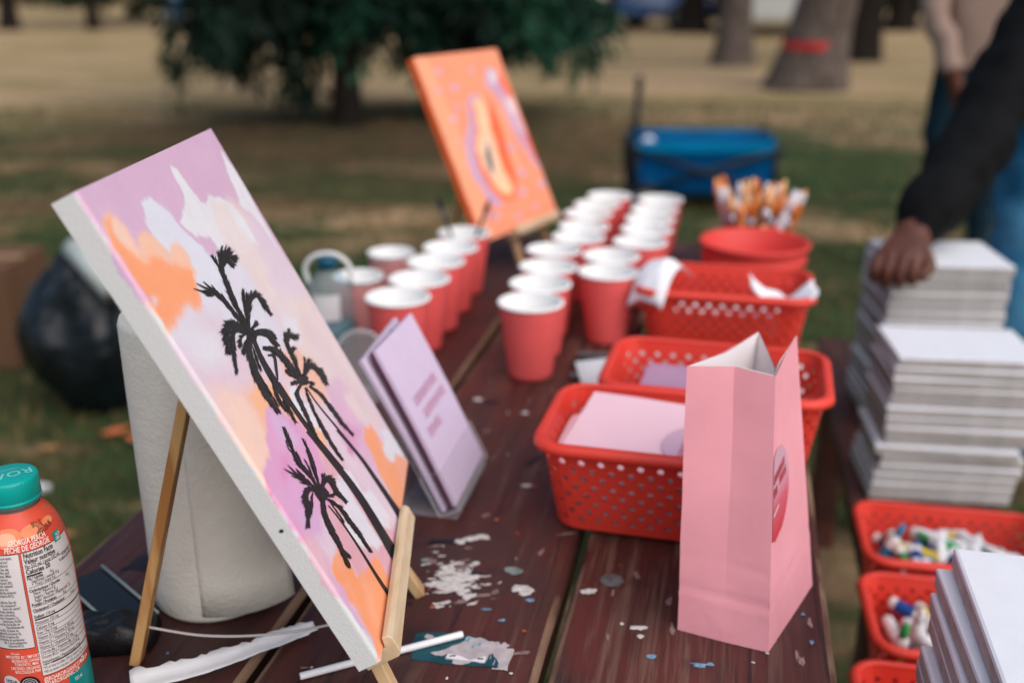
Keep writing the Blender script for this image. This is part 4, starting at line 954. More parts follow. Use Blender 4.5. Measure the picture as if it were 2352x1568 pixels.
# ------------------------------------------------------------------ paper towel roll
M_TOWEL = mat('embossed_paper_towel', s(228, 222, 210), .9, .15, var=.02, vscale=60)
nt = M_TOWEL.node_tree; tcn = nt.nodes.new('ShaderNodeTexCoord'); vo = nt.nodes.new('ShaderNodeTexVoronoi'); vo.inputs['Scale'].default_value = 260
wv = nt.nodes.new('ShaderNodeTexWave'); wv.wave_type = 'RINGS'; wv.inputs['Scale'].default_value = 16; wv.inputs['Distortion'].default_value = 5.0; wv.inputs['Detail'].default_value = 1
mh = nt.nodes.new('ShaderNodeMath'); mh.operation = 'MULTIPLY_ADD'; mh.inputs[1].default_value = 3.0
nt.links.new(tcn.outputs['Object'], vo.inputs['Vector']); nt.links.new(tcn.outputs['Object'], wv.inputs['Vector'])
nt.links.new(vo.outputs['Distance'], mh.inputs[0]); nt.links.new(wv.outputs['Fac'], mh.inputs[2])
bpn = nt.nodes.new('ShaderNodeBump'); bpn.inputs['Strength'].default_value = .12; bpn.inputs['Distance'].default_value = .0016
nt.links.new(mh.outputs[0], bpn.inputs['Height']); nt.links.new(bpn.outputs[0], nt.nodes['Principled BSDF'].inputs['Normal'])
roll = thing('paper_towel_roll', 'roll of embossed white paper towel standing behind the palm painting', 'paper towel', (-.4335, .727, TZ))
g = G(); k = 120; V = []; F = []; TR = .0548
prof = [(.021, .2700), (.050, .2705), (.0535, .2695), (1, .264), (1, .2), (1, .14), (1, .08), (1, .03), (1, .006), (.0530, .0015), (.021, .001)]
for i, (r, z) in enumerate(prof):
    for j in range(k):
        a = 2 * math.pi * j / k; rr = (TR + .0012 * mnoise.noise((math.cos(a) * 1.5, math.sin(a) * 1.5, z * 12)) + .0018 * (j / k) ) if r == 1 else r
        V.append((rr * math.cos(a + 2.2), rr * math.sin(a + 2.2), z))
F = [(i * k + j, (i + 1) * k + j, (i + 1) * k + (j + 1) % k, i * k + (j + 1) % k) for i in range(len(prof) - 1) for j in range(k)]
mk('paper', V, F, M_TOWEL, roll, smooth=True)
V = []; k = 14
for i in range(k + 1):
    for j in range(9):
        t_ = i / k; z = .010 + .25 * j / 8; a = R_(-75) + t_ * R_(78); rr = TR + .0016 + .0004 * min(1, t_ * 4) + .014 * t_ ** 2 * (1.2 - j / 8); V.append((rr * math.cos(a), rr * math.sin(a), z - .006 * t_))
mk('loose_sheet', V, [(i * 9 + j, (i + 1) * 9 + j, (i + 1) * 9 + j + 1, i * 9 + j + 1) for i in range(k) for j in range(8)], M_TOWEL, roll, smooth=True, solid=.0008)
G().lathe([(.0205, .001), (.0205, .2698), (.019, .2698), (.019, .001)], 40).obj('core', mat('cardboard', s(150, 116, 84), .85, .2, var=.08, vscale=80), roll, smooth=True)

# ------------------------------------------------------------------ black pouch, and case with painted edge glints, by the rear easel leg
M_BLK = mat('black_leatherette', s(24, 24, 27), .38, .5, var=.2, vscale=90, bump=.3, bscale=300)
M_GOLD = mat('brass', s(190, 160, 110), .35, .5, metal=.9)
pouch = thing('black_pouch', 'small black pouch with a brass clasp, beside the foot of the rear easel leg', 'pouch', (-.484, .640, TZ), R_(18))
V = []; F = []; n = 18
for i in range(n + 1):
    for j in range(n + 1):
        x, y = -1 + 2 * i / n, -1 + 2 * j / n; e = max(abs(x), abs(y)); h = .020 * (1 - e ** 4) ** .6 * (1 + .35 * mnoise.noise((x * 2, y * 2, 3)))
        V.append((.036 * x * (1 - .08 * y * y), .024 * y * (1 - .1 * x * x), .0015 + h))
F = [(i * (n + 1) + j, (i + 1) * (n + 1) + j, (i + 1) * (n + 1) + j + 1, i * (n + 1) + j + 1) for i in range(n) for j in range(n)]
mk('pouch_body', V, F, M_BLK, pouch, smooth=True, solid=.002)
g = G().box((-.010, -.020, .0145), (.012, -.012, .0175)); g.obj('clasp', M_GOLD, pouch, bevel=.0012)
case = thing('flat_black_case', 'flat glossy black case with painted edge glints, half hidden behind the orange bottle', 'case', (-.515, .682, TZ), R_(-32))
G().box((-.055, -.018, .001), (.055, .018, .010)).obj('case_body', mat('gloss_black', s(20, 22, 24), .15, .5), case, bevel=.003)
for y in (-.0185, .0185): G().tube([(-.054, y, .011), (.054, y, .011)], .0014, 8).obj('edge_glint', mat('painted_sky_glint', s(150, 164, 158), .4, .4), case, smooth=True)  # pale bars paint the sky's reflection along the glossy edges

# ------------------------------------------------------------------ torn paper strip, white stick, torn sticker
M_PAPER = mat('white_paper', s(222, 220, 222), .8, .2, var=.02, vscale=60, bump=.2, bscale=90)
ctr = smooth_pts([(-.435, .585, 0), (-.385, .618, 0), (-.352, .652, 0), (-.322, .688, 0)], 14)
V = []; k = len(ctr); rs = random.Random(5)
for i, p in enumerate(ctr):
    d = (ctr[min(i + 1, k - 1)] - ctr[max(i - 1, 0)]).normalized(); x = Vector((-d.y, d.x, 0)); t = i / (k - 1)
    w = .0092 * (1 - .30 * t) * (1 if t < .93 else .7)
    for j in range(6):
        q = -1 + 2 * j / 5; e = (.0034 * rs.random() - .0017 + .005 * mnoise.noise((t * 16, 1, 0))) if j == 5 else (.0006 * rs.random() if j == 0 else 0)
        V.append(p + x * (w * q + e) + Vector((0, 0, TZ + .0035 + .007 * max(0, q) ** 2 * (1 - .5 * t) + .0015 * mnoise.noise((t * 6, q, 3)) + .003 * math.sin(t * 3))))
F = [(i * 6 + j, (i + 1) * 6 + j, (i + 1) * 6 + j + 1, i * 6 + j + 1) for i in range(k - 1) for j in range(5)]
tag(mk('torn_paper_strip', V, F, M_PAPER, smooth=True, solid=.0004), 'torn strip of white paper lying on the table under the palm painting', 'paper')
A, B = Vector((-.3085, .6235, TZ + .0040)), Vector((-.1955, .7045, TZ + .0042))
stick = thing('white_stick', 'thin white paper stick lying across the torn teal sticker', 'stick', (A + B) / 2)
g = G(); d = (B - A).normalized(); g.tube([A, A + d * .0004, B - d * .0004, B], [.0026, .0029, .0029, .0026], 18); g.obj('stick_body', mat('white_stick_paper', s(232, 230, 232), .6, .3), stick, world=True, smooth=False)
for q in (A, B): G().tube([q - d * .00015, q + d * .00015], [.0012, .0012], 12).obj('hollow_end', mat('stick_hollow', s(120, 116, 116), .8, .2), stick, world=True)
z = TZ + .0013
stk = thing('torn_sticker', 'torn teal and white sticker stuck to the middle plank under the white stick', 'sticker', (-.19, .69, TZ))
def flat(name, pts, zz, m, parent, rag=.0, sub=3):
    P = []; n = len(pts); rs = random.Random(len(pts) * 7 + int(zz * 1e6) % 97)
    for i in range(n):
        a, b = Vector((*pts[i], 0)), Vector((*pts[(i + 1) % n], 0)); nn = Vector((-(b - a).y, (b - a).x, 0)).normalized()
        for q in range(sub): P.append(a.lerp(b, q / sub) + nn * rag * (rs.random() - .5) * 2)
    V = [(p.x, p.y, zz) for p in P]
    return mk(name, V + [(v[0], v[1], zz - .0003) for v in V], [tuple(range(len(V)))] + [(i, i + len(V), (i + 1) % len(V) + len(V), (i + 1) % len(V)) for i in range(len(V))], m, parent, world=True)
M_STK = mat('teal_sticker', s(22, 72, 82), .45, .4, var=.2, vscale=60)
M_STW = mat('torn_sticker_paper', s(176, 166, 168), .8, .2, var=.12, vscale=120)
w2 = lambda x, y: tuple(at_z(922 + .12 * x, 1411.2 + .12 * y, TZ + .0012)[:2])      # sticker outline traced from the close view
flat('teal_layer', [w2(*p) for p in ((190, 600), (280, 380), (430, 330), (700, 330), (1200, 380), (1650, 470), (1850, 900), (1830, 1010), (1000, 950), (600, 900), (170, 840))], z, M_STK, stk, .0008)
flat('torn_paper_layer', [w2(*p) for p in ((560, 740), (900, 640), (1200, 520), (1260, 430), (1500, 450), (1680, 520), (1850, 520), (1900, 580), (1980, 530), (2080, 590), (2020, 640), (2150, 670), (2030, 1080), (1720, 1030), (1850, 1010), (1850, 890), (1750, 740), (1660, 780), (1590, 930), (1340, 890), (1220, 950), (1000, 950), (980, 870), (850, 840), (870, 760), (760, 800))], z + .0004, M_STW, stk, .0009, 4)
flat('torn_paper_layer', [w2(*p) for p in ((430, 420), (500, 370), (590, 400), (640, 430), (560, 470), (470, 460))], z + .0004, M_STW, stk, .0004)
flat('torn_paper_layer', [w2(*p) for p in ((380, 600), (440, 490), (510, 490), (480, 570))], z + .0004, M_STW, stk, .0004)
flat('bright_panel', [w2(*p) for p in ((850, 820), (900, 760), (1100, 790), (1300, 880), (1340, 880), (1620, 800), (1590, 930), (1340, 890), (980, 860))], z + .0008, M_PAPER, stk, .0003)
M_AQ = mat('aqua_print', s(92, 160, 178), .6, .3)
for q in (((1230, 500), (1290, 440), (1330, 450), (1270, 540)), ((1340, 650), (1370, 590), (1400, 600), (1380, 650)), ((1450, 590), (1490, 540), (1540, 560), (1500, 600))):
    flat('aqua_print', [w2(*p) for p in q], z + .0009, M_AQ, stk, .0002)
for q in (((920, 800), (1040, 790), (1040, 810), (920, 815)), ((1460, 850), (1570, 850), (1570, 870), (1460, 870)), ((1690, 860), (1710, 800), (1720, 800), (1705, 870)), ((1740, 980), (1790, 880), (1800, 885), (1760, 985))):
    flat('small_print', [w2(*p) for p in q], z + .0012, M_INK if q[0][0] < 1600 else M_STW, stk, .0001)

# ------------------------------------------------------------------ flyer holder with lilac flyers
FL = Plane((-.2547, .899, .7655), 90.8, 25.8, 0, .122, .183)
M_LILAC = mat('lilac_paper', s(208, 190, 214), .75, .25, var=.02, vscale=40)
M_PLUM = mat('plum_cover_gap_shade', s(96, 44, 74), .7, .25)
M_PINKINK = mat('pink_ink', s(206, 140, 172), .7, .2)
M_ACRY = clear_mat('clear_acrylic', (.97, .96, .98), .10, .06)
fh = thing('flyer_holder', 'clear acrylic stand on the table holding the lilac flyers', 'holder', (FL.p(.06, 0, -.02)[0], FL.p(.06, 0, -.02)[1], TZ))
def slab(pl, a0, a1, b0, b1, c0, c1): return [pl.p(a, b, c) for c in (c0, c1) for a, b in ((a0, b0), (a1, b0), (a1, b1), (a0, b1))]
G().add(slab(FL, -.003, .125, -.004, .175, -.0215, -.0195), BOXF).obj('back_plate', M_ACRY, fh, world=True, bevel=.0008)
G().add(slab(FL, -.003, .125, -.004, .042, .0030, .0046), BOXF).obj('front_pocket', M_ACRY, fh, world=True, bevel=.0008)
G().add(slab(FL, -.003, .125, -.0065, -.0042, -.0215, .0046), BOXF).obj('pocket_floor', M_ACRY, fh, world=True, bevel=.0008)
for a in (-.0052, .1252):
    pts = [FL.p(a, b, c) for b, c in ((-.004, .004), (.042, .004), (.042, -.019), (-.004, -.019), (-.004, .004))]
    G().tube(pts, .0016, 6).obj('pocket_side', M_ACRY, fh, world=True)
pb = FL.p(0, -.0065, -.0215); 
V = [Vector((x, y, zz)) for zz in (TZ + .001, TZ + .0035) for x, y in ((pb.x - .045, .896), (-.2515, .896), (-.2515, 1.024), (pb.x - .045, 1.024))]; G().add(V, BOXF).obj('base_plate', M_ACRY, fh, world=True, bevel=.0008)
q0 = FL.p(-.003, .08, -.03); V = [FL.p(-.003, .09, -.0225), FL.p(.125, .09, -.0225), Vector((pb.x - .0435, 1.024, TZ + .004)), Vector((pb.x - .0435, .896, TZ + .004))]
mk('rear_strut', V, [(0, 1, 2, 3)], M_ACRY, fh, world=True, solid=.002)
def flyer(label, c, n, dt, rot, m=M_LILAC):
    t = thing('lilac_flyer', label, 'flyer', FL.p(.061, 0, c), 0, 'lilac flyers in the acrylic stand')
    P2 = Plane(FL.p(0, dt, c), 90.8, 25.8, rot, FL.W, FL.H)
    V = []; F = []; k = 14
    for sd in (0, 1):
        for i in range(k + 1):
            b = FL.H * i / k; bow = .0016 * math.sin(math.pi * i / k)
            for a in (0, FL.W): V.append(P2.p(a, b, bow + sd * n))
    for sd in (0, 1):
        o_ = sd * 2 * (k + 1)
        F += [(o_ + 2 * i, o_ + 2 * i + 1, o_ + 2 * i + 3, o_ + 2 * i + 2) for i in range(k)]
    h = 2 * (k + 1)
    F += [(2 * i, 2 * i + 2, h + 2 * i + 2, h + 2 * i) for i in range(k)] + [(2 * i + 1, 2 * i + 3, h + 2 * i + 3, h + 2 * i + 1) for i in range(k)] + [(0, 1, h + 1, h), (2 * k, 2 * k + 1, h + 2 * k + 1, h + 2 * k)]
    mk('paper', V, F, m, t, world=True); return t, P2
ft, fp = flyer('front bundle of lilac flyers with pink lettering in the clear stand', -.0025, .004, 0, 0)
g = G(); rs = random.Random(2)
for row, (b, a0, a1) in enumerate(((.108, .022, .096), (.090, .030, .104), (.072, .018, .060))):      # pink lettering, too soft to read
    a = a0
    while a < a1:
        w = rs.uniform(.004, .007)
        if rs.random() > .14:
            for q in ((0, 0, .0016, .0105), (w - .0016, 0, .0016, .0105), (0, rs.choice((0, .0045, .0090)), w, .0016)):
                g.add([fp.p(a + q[0], b + q[1], .0060), fp.p(a + q[0] + q[2], b + q[1], .0060), fp.p(a + q[0] + q[2], b + q[1] + q[3], .0060), fp.p(a + q[0], b + q[1] + q[3], .0060)], [(0, 1, 2, 3)])
        a += w + .003
g.obj('flyer_lettering', M_PINKINK, ft, world=True)
flyer('dark plum sheet painting the shaded gap between the two lilac flyer bundles', -.0062, .003, -.001, 0, M_PLUM)  # added dark sheet stands in for shade in the gap between bundles
flyer('rear bundle of lilac flyers with a black mark, behind the front bundle', -.0165, .004, -.002, 3.0)
g = G(); g.add([FL.p(.075, .176, -.0110), FL.p(.088, .176, -.0110), FL.p(.084, .1815, -.0110), FL.p(.078, .181, -.0110)], [(0, 1, 2, 3)]); g.obj('black_mark', M_INK, COL.objects['lilac_flyer.002'], world=True)
# second, empty clear stand behind
cs = thing('clear_stand', 'empty clear acrylic stand with rounded top, left of the lilac flyers', 'stand', (-.47, 1.20, TZ))
V = []; o2 = []
for i in range(25):
    a = math.pi * i / 24; V.append(Vector((.032 * math.cos(a), 0, .055 + .03 * math.sin(a))))
V = [Vector((.032, 0, .002))] + V + [Vector((-.032, 0, .002))]
M = Matrix.Rotation(R_(12), 4, 'Z') @ Matrix.Rotation(R_(-16), 4, 'X')
g = G(); g.tube([M @ v for v in V], .0022, 8); g.obj('rim', mat('frosted_acrylic', (.8, .8, .8), .25, .5, trans=.5), cs, smooth=True)
mk('back_plate', [M @ v for v in V], [tuple(range(len(V)))], M_ACRY, cs, solid=.0018)
G().box((-.034, -.05, .001), (.034, .02, .0035)).obj('base_plate', M_ACRY, cs, bevel=.0006)

# ------------------------------------------------------------------ red paper cups
M_CUPR = mat('red_paper_cup', s(240, 100, 98), .42, .45, var=.03, vscale=30)
M_CUPW = mat('white_paper_cup_inside', s(240, 239, 237), .55, .3)
def cup_proto(name, rr, rb, h, mb, ribs=0):
    t = thing(name, '', 'cup')
    if ribs:
        prof = []
        for i in range(ribs * 4 + 1):
            q = i / (ribs * 4); prof.append((rb + (rr - rb) * q * .97 + .0011 * math.cos(i * math.pi / 2), .003 + (h - .010) * q))
        body = G().lathe([(rb * .9, .0035)] + prof, 48)
    else:
        body = G().lathe([(rb * .94, .004), (rb * .95, .0), (rb, .0), (rb + (rr - rb) * .06, .006), (rr - .0012, h - .0035)], 56)
    body.obj('cup_body', mb, t, smooth=True)
    if not ribs:
        a_ = [(r_ * math.cos(q_), r_ * math.sin(q_), z_) for r_, z_ in ((rb + .0012, .004), (rr - .0008, h - .005)) for q_ in (-.06, .06)]; mk('side_seam', a_, [(0, 1, 3, 2)], mb, t, solid=.0004)
    G().lathe([(0, .006), (rb * .93, .006), (rr - .0028, h - .002)], 48).obj('cup_inside', M_CUPW, t, smooth=True)
    k = 10; V = []; n = 56
    ring = [(rr - .0012 + .0024 * math.cos(2 * math.pi * i / k), h - .002 + .0022 * math.sin(2 * math.pi * i / k)) for i in range(k + 1)]
    G().lathe(ring, n).obj('rim', M_CUPW, t, smooth=True)
    return t
CH = .110
cup0 = cup_proto('paper_cup', .045, .0305, CH, M_CUPR); used = [False]
def cup(x, y, label, grp):
    c = cup0 if not used[0] else copy_tree(cup0); used[0] = True
    c.location = (x, y, TZ + .0012); c.rotation_euler = (R_(random.uniform(-.5, .5)), R_(random.uniform(-.5, .5)), random.random() * 6); c.scale = (1, 1, random.uniform(.985, 1.012)); c['label'] = label; c['category'] = 'cup'; c['group'] = grp
    return c
LEFT = [(-.4453, 1.2966), (-.4423, 1.3904), (-.4429, 1.4846), (-.4472, 1.5821), (-.4519, 1.688)]
for i, (x, y) in enumerate(LEFT):
    lb = f'red paper cup, {ORD[i]} from the front in the left row behind the flyers' if i < 4 else 'red paper cup with dark brushes in it, last of the left row'
    cup(x, y, lb, 'red paper cups, left row')
MID = [(-.2577, 1.3142), (-.2620, 1.4060), (-.2663, 1.4990), (-.2764, 1.6030), (-.2490, 1.6900), (-.2530, 1.7820), (-.2580, 1.8740), (-.2530, 1.9660), (-.2400, 2.0570)]
for i, (x, y) in enumerate(MID):
    cup(x, y, f'red paper cup, {ORD[i]} from the front in the long middle row', 'red paper cups, middle row')
RGT = [(-.1712, 1.4850), (-.1780, 1.5785), (-.1417, 1.6790), (-.1389, 1.7710), (-.1400, 1.8630), (-.1398, 1.9550), (-.1362, 2.0470)]
for i, (x, y) in enumerate(RGT):
    cup(x, y, f'red paper cup, {ORD[i]} from the front in the right row beside the napkin basket', 'red paper cups, right row')
M_PINKCUP = mat('pink_ripple_paper', s(218, 150, 148), .7, .25, var=.03, vscale=30)
rp = cup_proto('ripple_cup', .0385, .0265, .094, M_PINKCUP, 13); rp.location = (-.5555, 1.436, TZ + .0012); tag(rp, 'pale pink ribbed paper cup, the nearer one at the left table edge', 'cup', 'pink ribbed cups')
r2 = copy_tree(rp); r2.location = (-.5520, 1.585, TZ + .0012); tag(r2, 'pale pink ribbed paper cup, the farther one behind the red left row', 'cup', 'pink ribbed cups')
# dark brushes standing in the last cup of the left row
for i, (dx, dy, ln, lb) in enumerate(((-.055, .02, .165, 'dark-handled paint brush leaning left out of the last left cup'), (.05, -.01, .165, 'dark-handled paint brush leaning right out of the last left cup'))):
    b = thing('paint_brush', lb, 'brush', (-.4519, 1.688, TZ + .009), 0, 'dark brushes in the cup')
    d = Vector((dx, dy, .13)).normalized(); s0 = Vector((-dx * .25, -dy * .25, 0))
    G().tube([s0, s0 + d * ln * .5, s0 + d * ln * .78], [.0022, .0034, .0026], 8).obj('handle', M_BLK, b, smooth=True)
    G().tube([s0 + d * ln * .78, s0 + d * ln * .9], [.0034, .0036], 8).obj('ferrule', mat('dull_metal', s(90, 92, 96), .4, .5, metal=.8), b, smooth=True)
    G().tube([s0 + d * ln * .9, s0 + d * ln * .96, s0 + d * ln * 1.06], [.0036, .005, .0012], 8).obj('bristles', mat('dark_bristle', s(30, 32, 44), .8, .2), b, smooth=True)

# clear jug with white handle and blue cap
jug = thing('clear_jug', 'clear plastic jug with a white looped handle and blue parts, left of the pink cups', 'jug', (-.584, 1.385, TZ + .001), R_(8))
M_JUG = clear_mat('cloudy_clear_plastic', (.74, .84, .88), .18, .15)
g = G().lathe([(.0, .001), (.030, .001), (.036, .006), (.037, .03), (.037, .07), (.032, .092), (.020, .108), (.0135, .114), (.0135, .122)], 36); g.obj('jug_body', M_JUG, jug, smooth=True)
G().lathe([(0, .003), (.033, .003), (.035, .008), (.035, .034), (0, .034)], 32).obj('teal_liquid', mat('teal_paint', s(20, 116, 128), .3, .4), jug, smooth=True)
G().lathe([(.015, .118), (.0155, .118), (.0155, .134), (.013, .136), (0, .136)], 28).obj('cap', mat('blue_cap', s(6, 78, 104), .4, .4), jug, smooth=True)
G().tube(smooth_pts([(-.030, 0, .092), (-.034, 0, .118), (-.018, 0, .136), (.012, 0, .139), (.033, 0, .122), (.034, 0, .095)], 6), .0038, 10).obj('handle', mat('white_plastic', s(220, 220, 218), .4, .4), jug, smooth=True)
patchV = [(.0375 * math.cos(a), .0375 * math.sin(a), zz) for zz in (.045, .085) for a in np.linspace(-2.0, -.9, 10)]
mk('white_label', patchV, [(i, i + 1, 11 + i, 10 + i) for i in range(9)], M_PAPER, jug, smooth=True)

# ------------------------------------------------------------------ perforated red baskets
M_RED = mat('red_plastic', s(222, 64, 50), .42, .45, var=.04, vscale=25)
def basket_proto():
    t = thing('plastic_basket', '', 'basket')
    H = .100; W0, D0, W1, D1, RC = .212, .130, .243, .158, .026
    NC, NR = 76, 8
    def per(q, w, d, rc):
        """point on rounded rectangle, q in 0..1"""
        segs = [w - 2 * rc, math.pi / 2 * rc, d - 2 * rc, math.pi / 2 * rc] * 2; tot = sum(segs); x = q * tot
        cs = [(w / 2 - rc, -d / 2 + rc), (w / 2 - rc, d / 2 - rc), (-w / 2 + rc, d / 2 - rc), (-w / 2 + rc, -d / 2 + rc)]
        st = [(-w / 2 + rc, -d / 2), None, (w / 2, -d / 2 + rc), None, (w / 2 - rc, d / 2), None, (-w / 2, d / 2 - rc), None]
        di = [(1, 0), None, (0, 1), None, (-1, 0), None, (0, -1), None]
        for i, L in enumerate(segs):
            if x <= L or i == 7:
                if i % 2 == 0: return (st[i][0] + di[i][0] * x, st[i][1] + di[i][1] * x)
                c = cs[i // 2]; a = -math.pi / 2 + (i // 2) * math.pi / 2 + x / rc; return (c[0] + rc * math.cos(a), c[1] + rc * math.sin(a))
            x -= L
    def pt(c, z):
        f = z / H; x, y = per((c % NC) / NC, W0 + (W1 - W0) * f, D0 + (D1 - D0) * f, RC); return Vector((x, y, z))
    g = G(); z0, z1 = .010, .086; zs = [z0 + (z1 - z0) * r / NR for r in range(NR + 1)]
    for c in range(NC):
        for r in range(NR):
            o = [pt(c, zs[r]), pt(c + 1, zs[r]), pt(c + 1, zs[r + 1]), pt(c, zs[r + 1])]
            if (c + r) % 2 == 0:
                ce = sum(o, Vector()) / 4; ex = (o[1] - o[0] + o[2] - o[3]) / 4; ez = (o[3] - o[0] + o[2] - o[1]) / 4
                k = .72; inn = [ce + ex * k * math.cos(a) + ez * k * math.sin(a) for a in (R_(-112.5), R_(-67.5), R_(-22.5), R_(22.5), R_(67.5), R_(112.5), R_(157.5), R_(202.5))]
                F = []
                for i in range(4):
                    F += [(i, (i + 1) % 4, 4 + 2 * i + 1, 4 + 2 * i), ((i + 1) % 4, 4 + (2 * i + 2) % 8, 4 + 2 * i + 1)]
                g.add(o + inn, F)
            else: g.add(o, [(0, 1, 2, 3)])
        g.add([pt(c, .003), pt(c + 1, .003), pt(c + 1, z0), pt(c, z0)], [(0, 1, 2, 3)])
        g.add([pt(c, z1), pt(c + 1, z1), pt(c + 1, .099), pt(c, .099)], [(0, 1, 2, 3)])
    b = G(); bot = [pt(c, .002) * .985 for c in range(NC)]; bot = [Vector((v.x, v.y, .0025)) for v in bot]
    o = g.obj('basket_wall', M_RED, t, solid=.0018)
    b.add(bot, [tuple(range(NC))]); b.obj('basket_floor', M_RED, t, solid=.002)
    prof = [(-.0005, .0965), (.0065, .0935), (.0085, .0915), (.0098, .0925), (.0085, .0985), (.005, .1010), (.0, .1015), (-.0022, .100), (-.002, .098)]
    V = []; F = []; kp = len(prof)
    for c in range(NC):
        x, y = per(c / NC, W1, D1, RC); x2, y2 = per((c + .01) / NC, W1, D1, RC); tx, ty = x2 - x, y2 - y; L = math.hypot(tx, ty); nx, ny = ty / L, -tx / L
        for a, zz in prof: V.append((x + nx * a, y + ny * a, zz))
    for c in range(NC):
        for i in range(kp): F.append((c * kp + i, ((c + 1) % NC) * kp + i, ((c + 1) % NC) * kp + (i + 1) % kp, c * kp + (i + 1) % kp))
    mk('rim', V, F, M_RED, t, smooth=True)
    return t
bk0 = basket_proto(); bused = [False]
def basket(label, x, y, z, rz):
    b = bk0 if not bused[0] else copy_tree(bk0); bused[0] = True
    b.location = (x, y, z); b.rotation_euler = (0, 0, R_(rz)); b['label'] = label; b['category'] = 'basket'; b['group'] = 'perforated red baskets'; return b
basket('red perforated basket of flat pink paper bags, nearest on the table', -.042, .962, TZ + .0022, -2)
basket('red perforated basket of purple booklets, behind the pink-bag basket', .000, 1.132, TZ + .0022, -2)
basket('red perforated basket of white napkins, farthest on the table', .004, 1.505, TZ + .0022, -1)
basket('red basket of paint tubes on the bench, beside the tall canvas stack', .3400, 1.335, .4522, 1)
basket('red basket of paint tubes on the bench, the middle one', .3280, 1.138, .4522, 2)
basket('red basket on the bench nearest the camera, at the bottom edge', .3000, .945, .4522, 1)

# flat pink bags in the nearest basket
M_PINKP = mat('pink_paper', s(228, 156, 166), .78, .2, var=.05, vscale=14, bump=.3, bscale=45)
M_PINKL = mat('pale_pink_paper', s(236, 196, 206), .75, .25, var=.02, vscale=14)
for i in range(15):
    i5 = i - 9; lb = 'flat pink paper bag with a round sticker, top of the pile in the nearest basket' if i5 == 5 else 'flat pink paper bag beneath the stickered one in the nearest basket'
    t = thing('flat_paper_bag', lb, 'paper bag', (-.042 + .001 * random.uniform(-1, 1), .961 + .0005 * random.uniform(-1, 1), TZ + .0075 + i * .0052), R_(-2 + random.uniform(-.2, .2) - (8 if i5 == 5 else 0)), 'flat pink bags in the basket')
    V = []; F = []; n = 10
    for a in range(n + 1):
        for b in range(n + 1):
            hx, hy = .1005 + .0145 * i / 14, .0605 + .0135 * i / 14; x, y = -1 + 2 * a / n, -1 + 2 * b / n; sc_ = (abs(x) * abs(y)) ** 5 * (i5 != 5)
            if i5 == 5: hx, hy = .098, .053
            x, y = hx * x * (1 - .09 * sc_), hy * y * (1 - .15 * sc_); V.append((x, y, .002 * mnoise.noise((x * 12, y * 12, 5)) + .0 + (.003 + .16 * (y + .056) if i5 == 5 else 0)))
    F = [(a * (n + 1) + b, (a + 1) * (n + 1) + b, (a + 1) * (n + 1) + b + 1, a * (n + 1) + b + 1) for a in range(n) for b in range(n)]
    mk('bag_paper', V, F, M_PINKL, t, solid=.0022)
    if i5 == 5:
        k = 32; V = []
        for rr in (0, .5, 1):
            for j in range(k):
                x, y = .032 + .034 * rr * math.cos(2 * math.pi * j / k), -.022 + .034 * rr * math.sin(2 * math.pi * j / k)
                V.append((x, max(y, -.0525), .002 * mnoise.noise((x * 12, max(y, -.0525) * 12, 5)) + .003 + .16 * (max(y, -.0525) + .056) + .0026))
        F = [(q * k + j, q * k + (j + 1) % k, (q + 1) * k + (j + 1) % k, (q + 1) * k + j) for q in range(2) for j in range(k)]
        mk('round_sticker', V, F, mat('lilac_sticker', s(206, 168, 188), .6, .3), t)
        g = G()
        for q in range(2):
            for j in range(5):
                y0 = -.046 + j * .0085; x0 = .018 + q * .014
                zf = lambda x, y: .002 * mnoise.noise((x * 12, y * 12, 5)) + .003 + .16 * (y + .056) + .0034
                g.add([(x, y, zf(x, y)) for x, y in ((x0, y0), (x0 + .007, y0), (x0 + .007, y0 + .0055), (x0, y0 + .0055))], [(0, 1, 2, 3)])
        g.obj('sticker_lettering', mat('rose_ink', s(204, 116, 128), .6, .3), t)
# purple booklets in the second basket
M_PURP = mat('mauve_booklet', s(176, 138, 166), .6, .3, var=.05, vscale=20)
for i in range(11):
    t = thing('booklet', 'mauve booklet on top of the pile in the second red basket' if i == 10 else 'mauve booklet within the pile in the second red basket', 'booklet', (-.014 + random.uniform(-.002, .002), 1.125, TZ + .006 + i * .0072), R_(-3 + random.uniform(-1.5, 1.5)), 'mauve booklets')
    g = G().box((-.072, -.052, 0), (.072, .052, .0024)); g.obj('pages', M_PURP, t)
    G().box((-.0725, -.0525, .0024), (.0725, .0525, .0042)).obj('cover', M_PURP if i != 9 else M_PLUM, t)
for x, y, rz, lb in ((-.128, 1.215, 30, 'white paper slip poking out behind the booklet basket'), (-.142, 1.085, 8, 'white paper slip between the two nearer red baskets')):
    t = thing('paper_slip', lb, 'paper', (x, y, TZ + .0015), R_(rz), 'white slips by the baskets')
    V = []; F = []; n = 8
    for a in range(n + 1):
        for b in range(3): V.append((-.035 + .07 * b / 2, -.05 + .10 * a / n, .002 + .05 * (a / n) ** 2 * (1 if y > 1.1 else .35)))
    F = [(a * 3 + b, a * 3 + b + 1, (a + 1) * 3 + b + 1, (a + 1) * 3 + b) for a in range(n) for b in range(2)]
    mk('slip', V, F, M_PAPER, t, smooth=True, solid=.0006)
wb = thing('white_card_pile', 'pile of white cards standing between the booklet basket and the dark tray', 'cards', (.0, 1.245, TZ + .0022), R_(-2))
for i in range(6): G().box((-.118, -.019 + i * .0066, .004), (.112, -.0135 + i * .0066, .072 - .002 * (i % 3)), Matrix.Translation((0, -.020, .010)) @ Matrix.Rotation(R_(-32), 4, 'X')).obj('card', M_PAPER, wb)
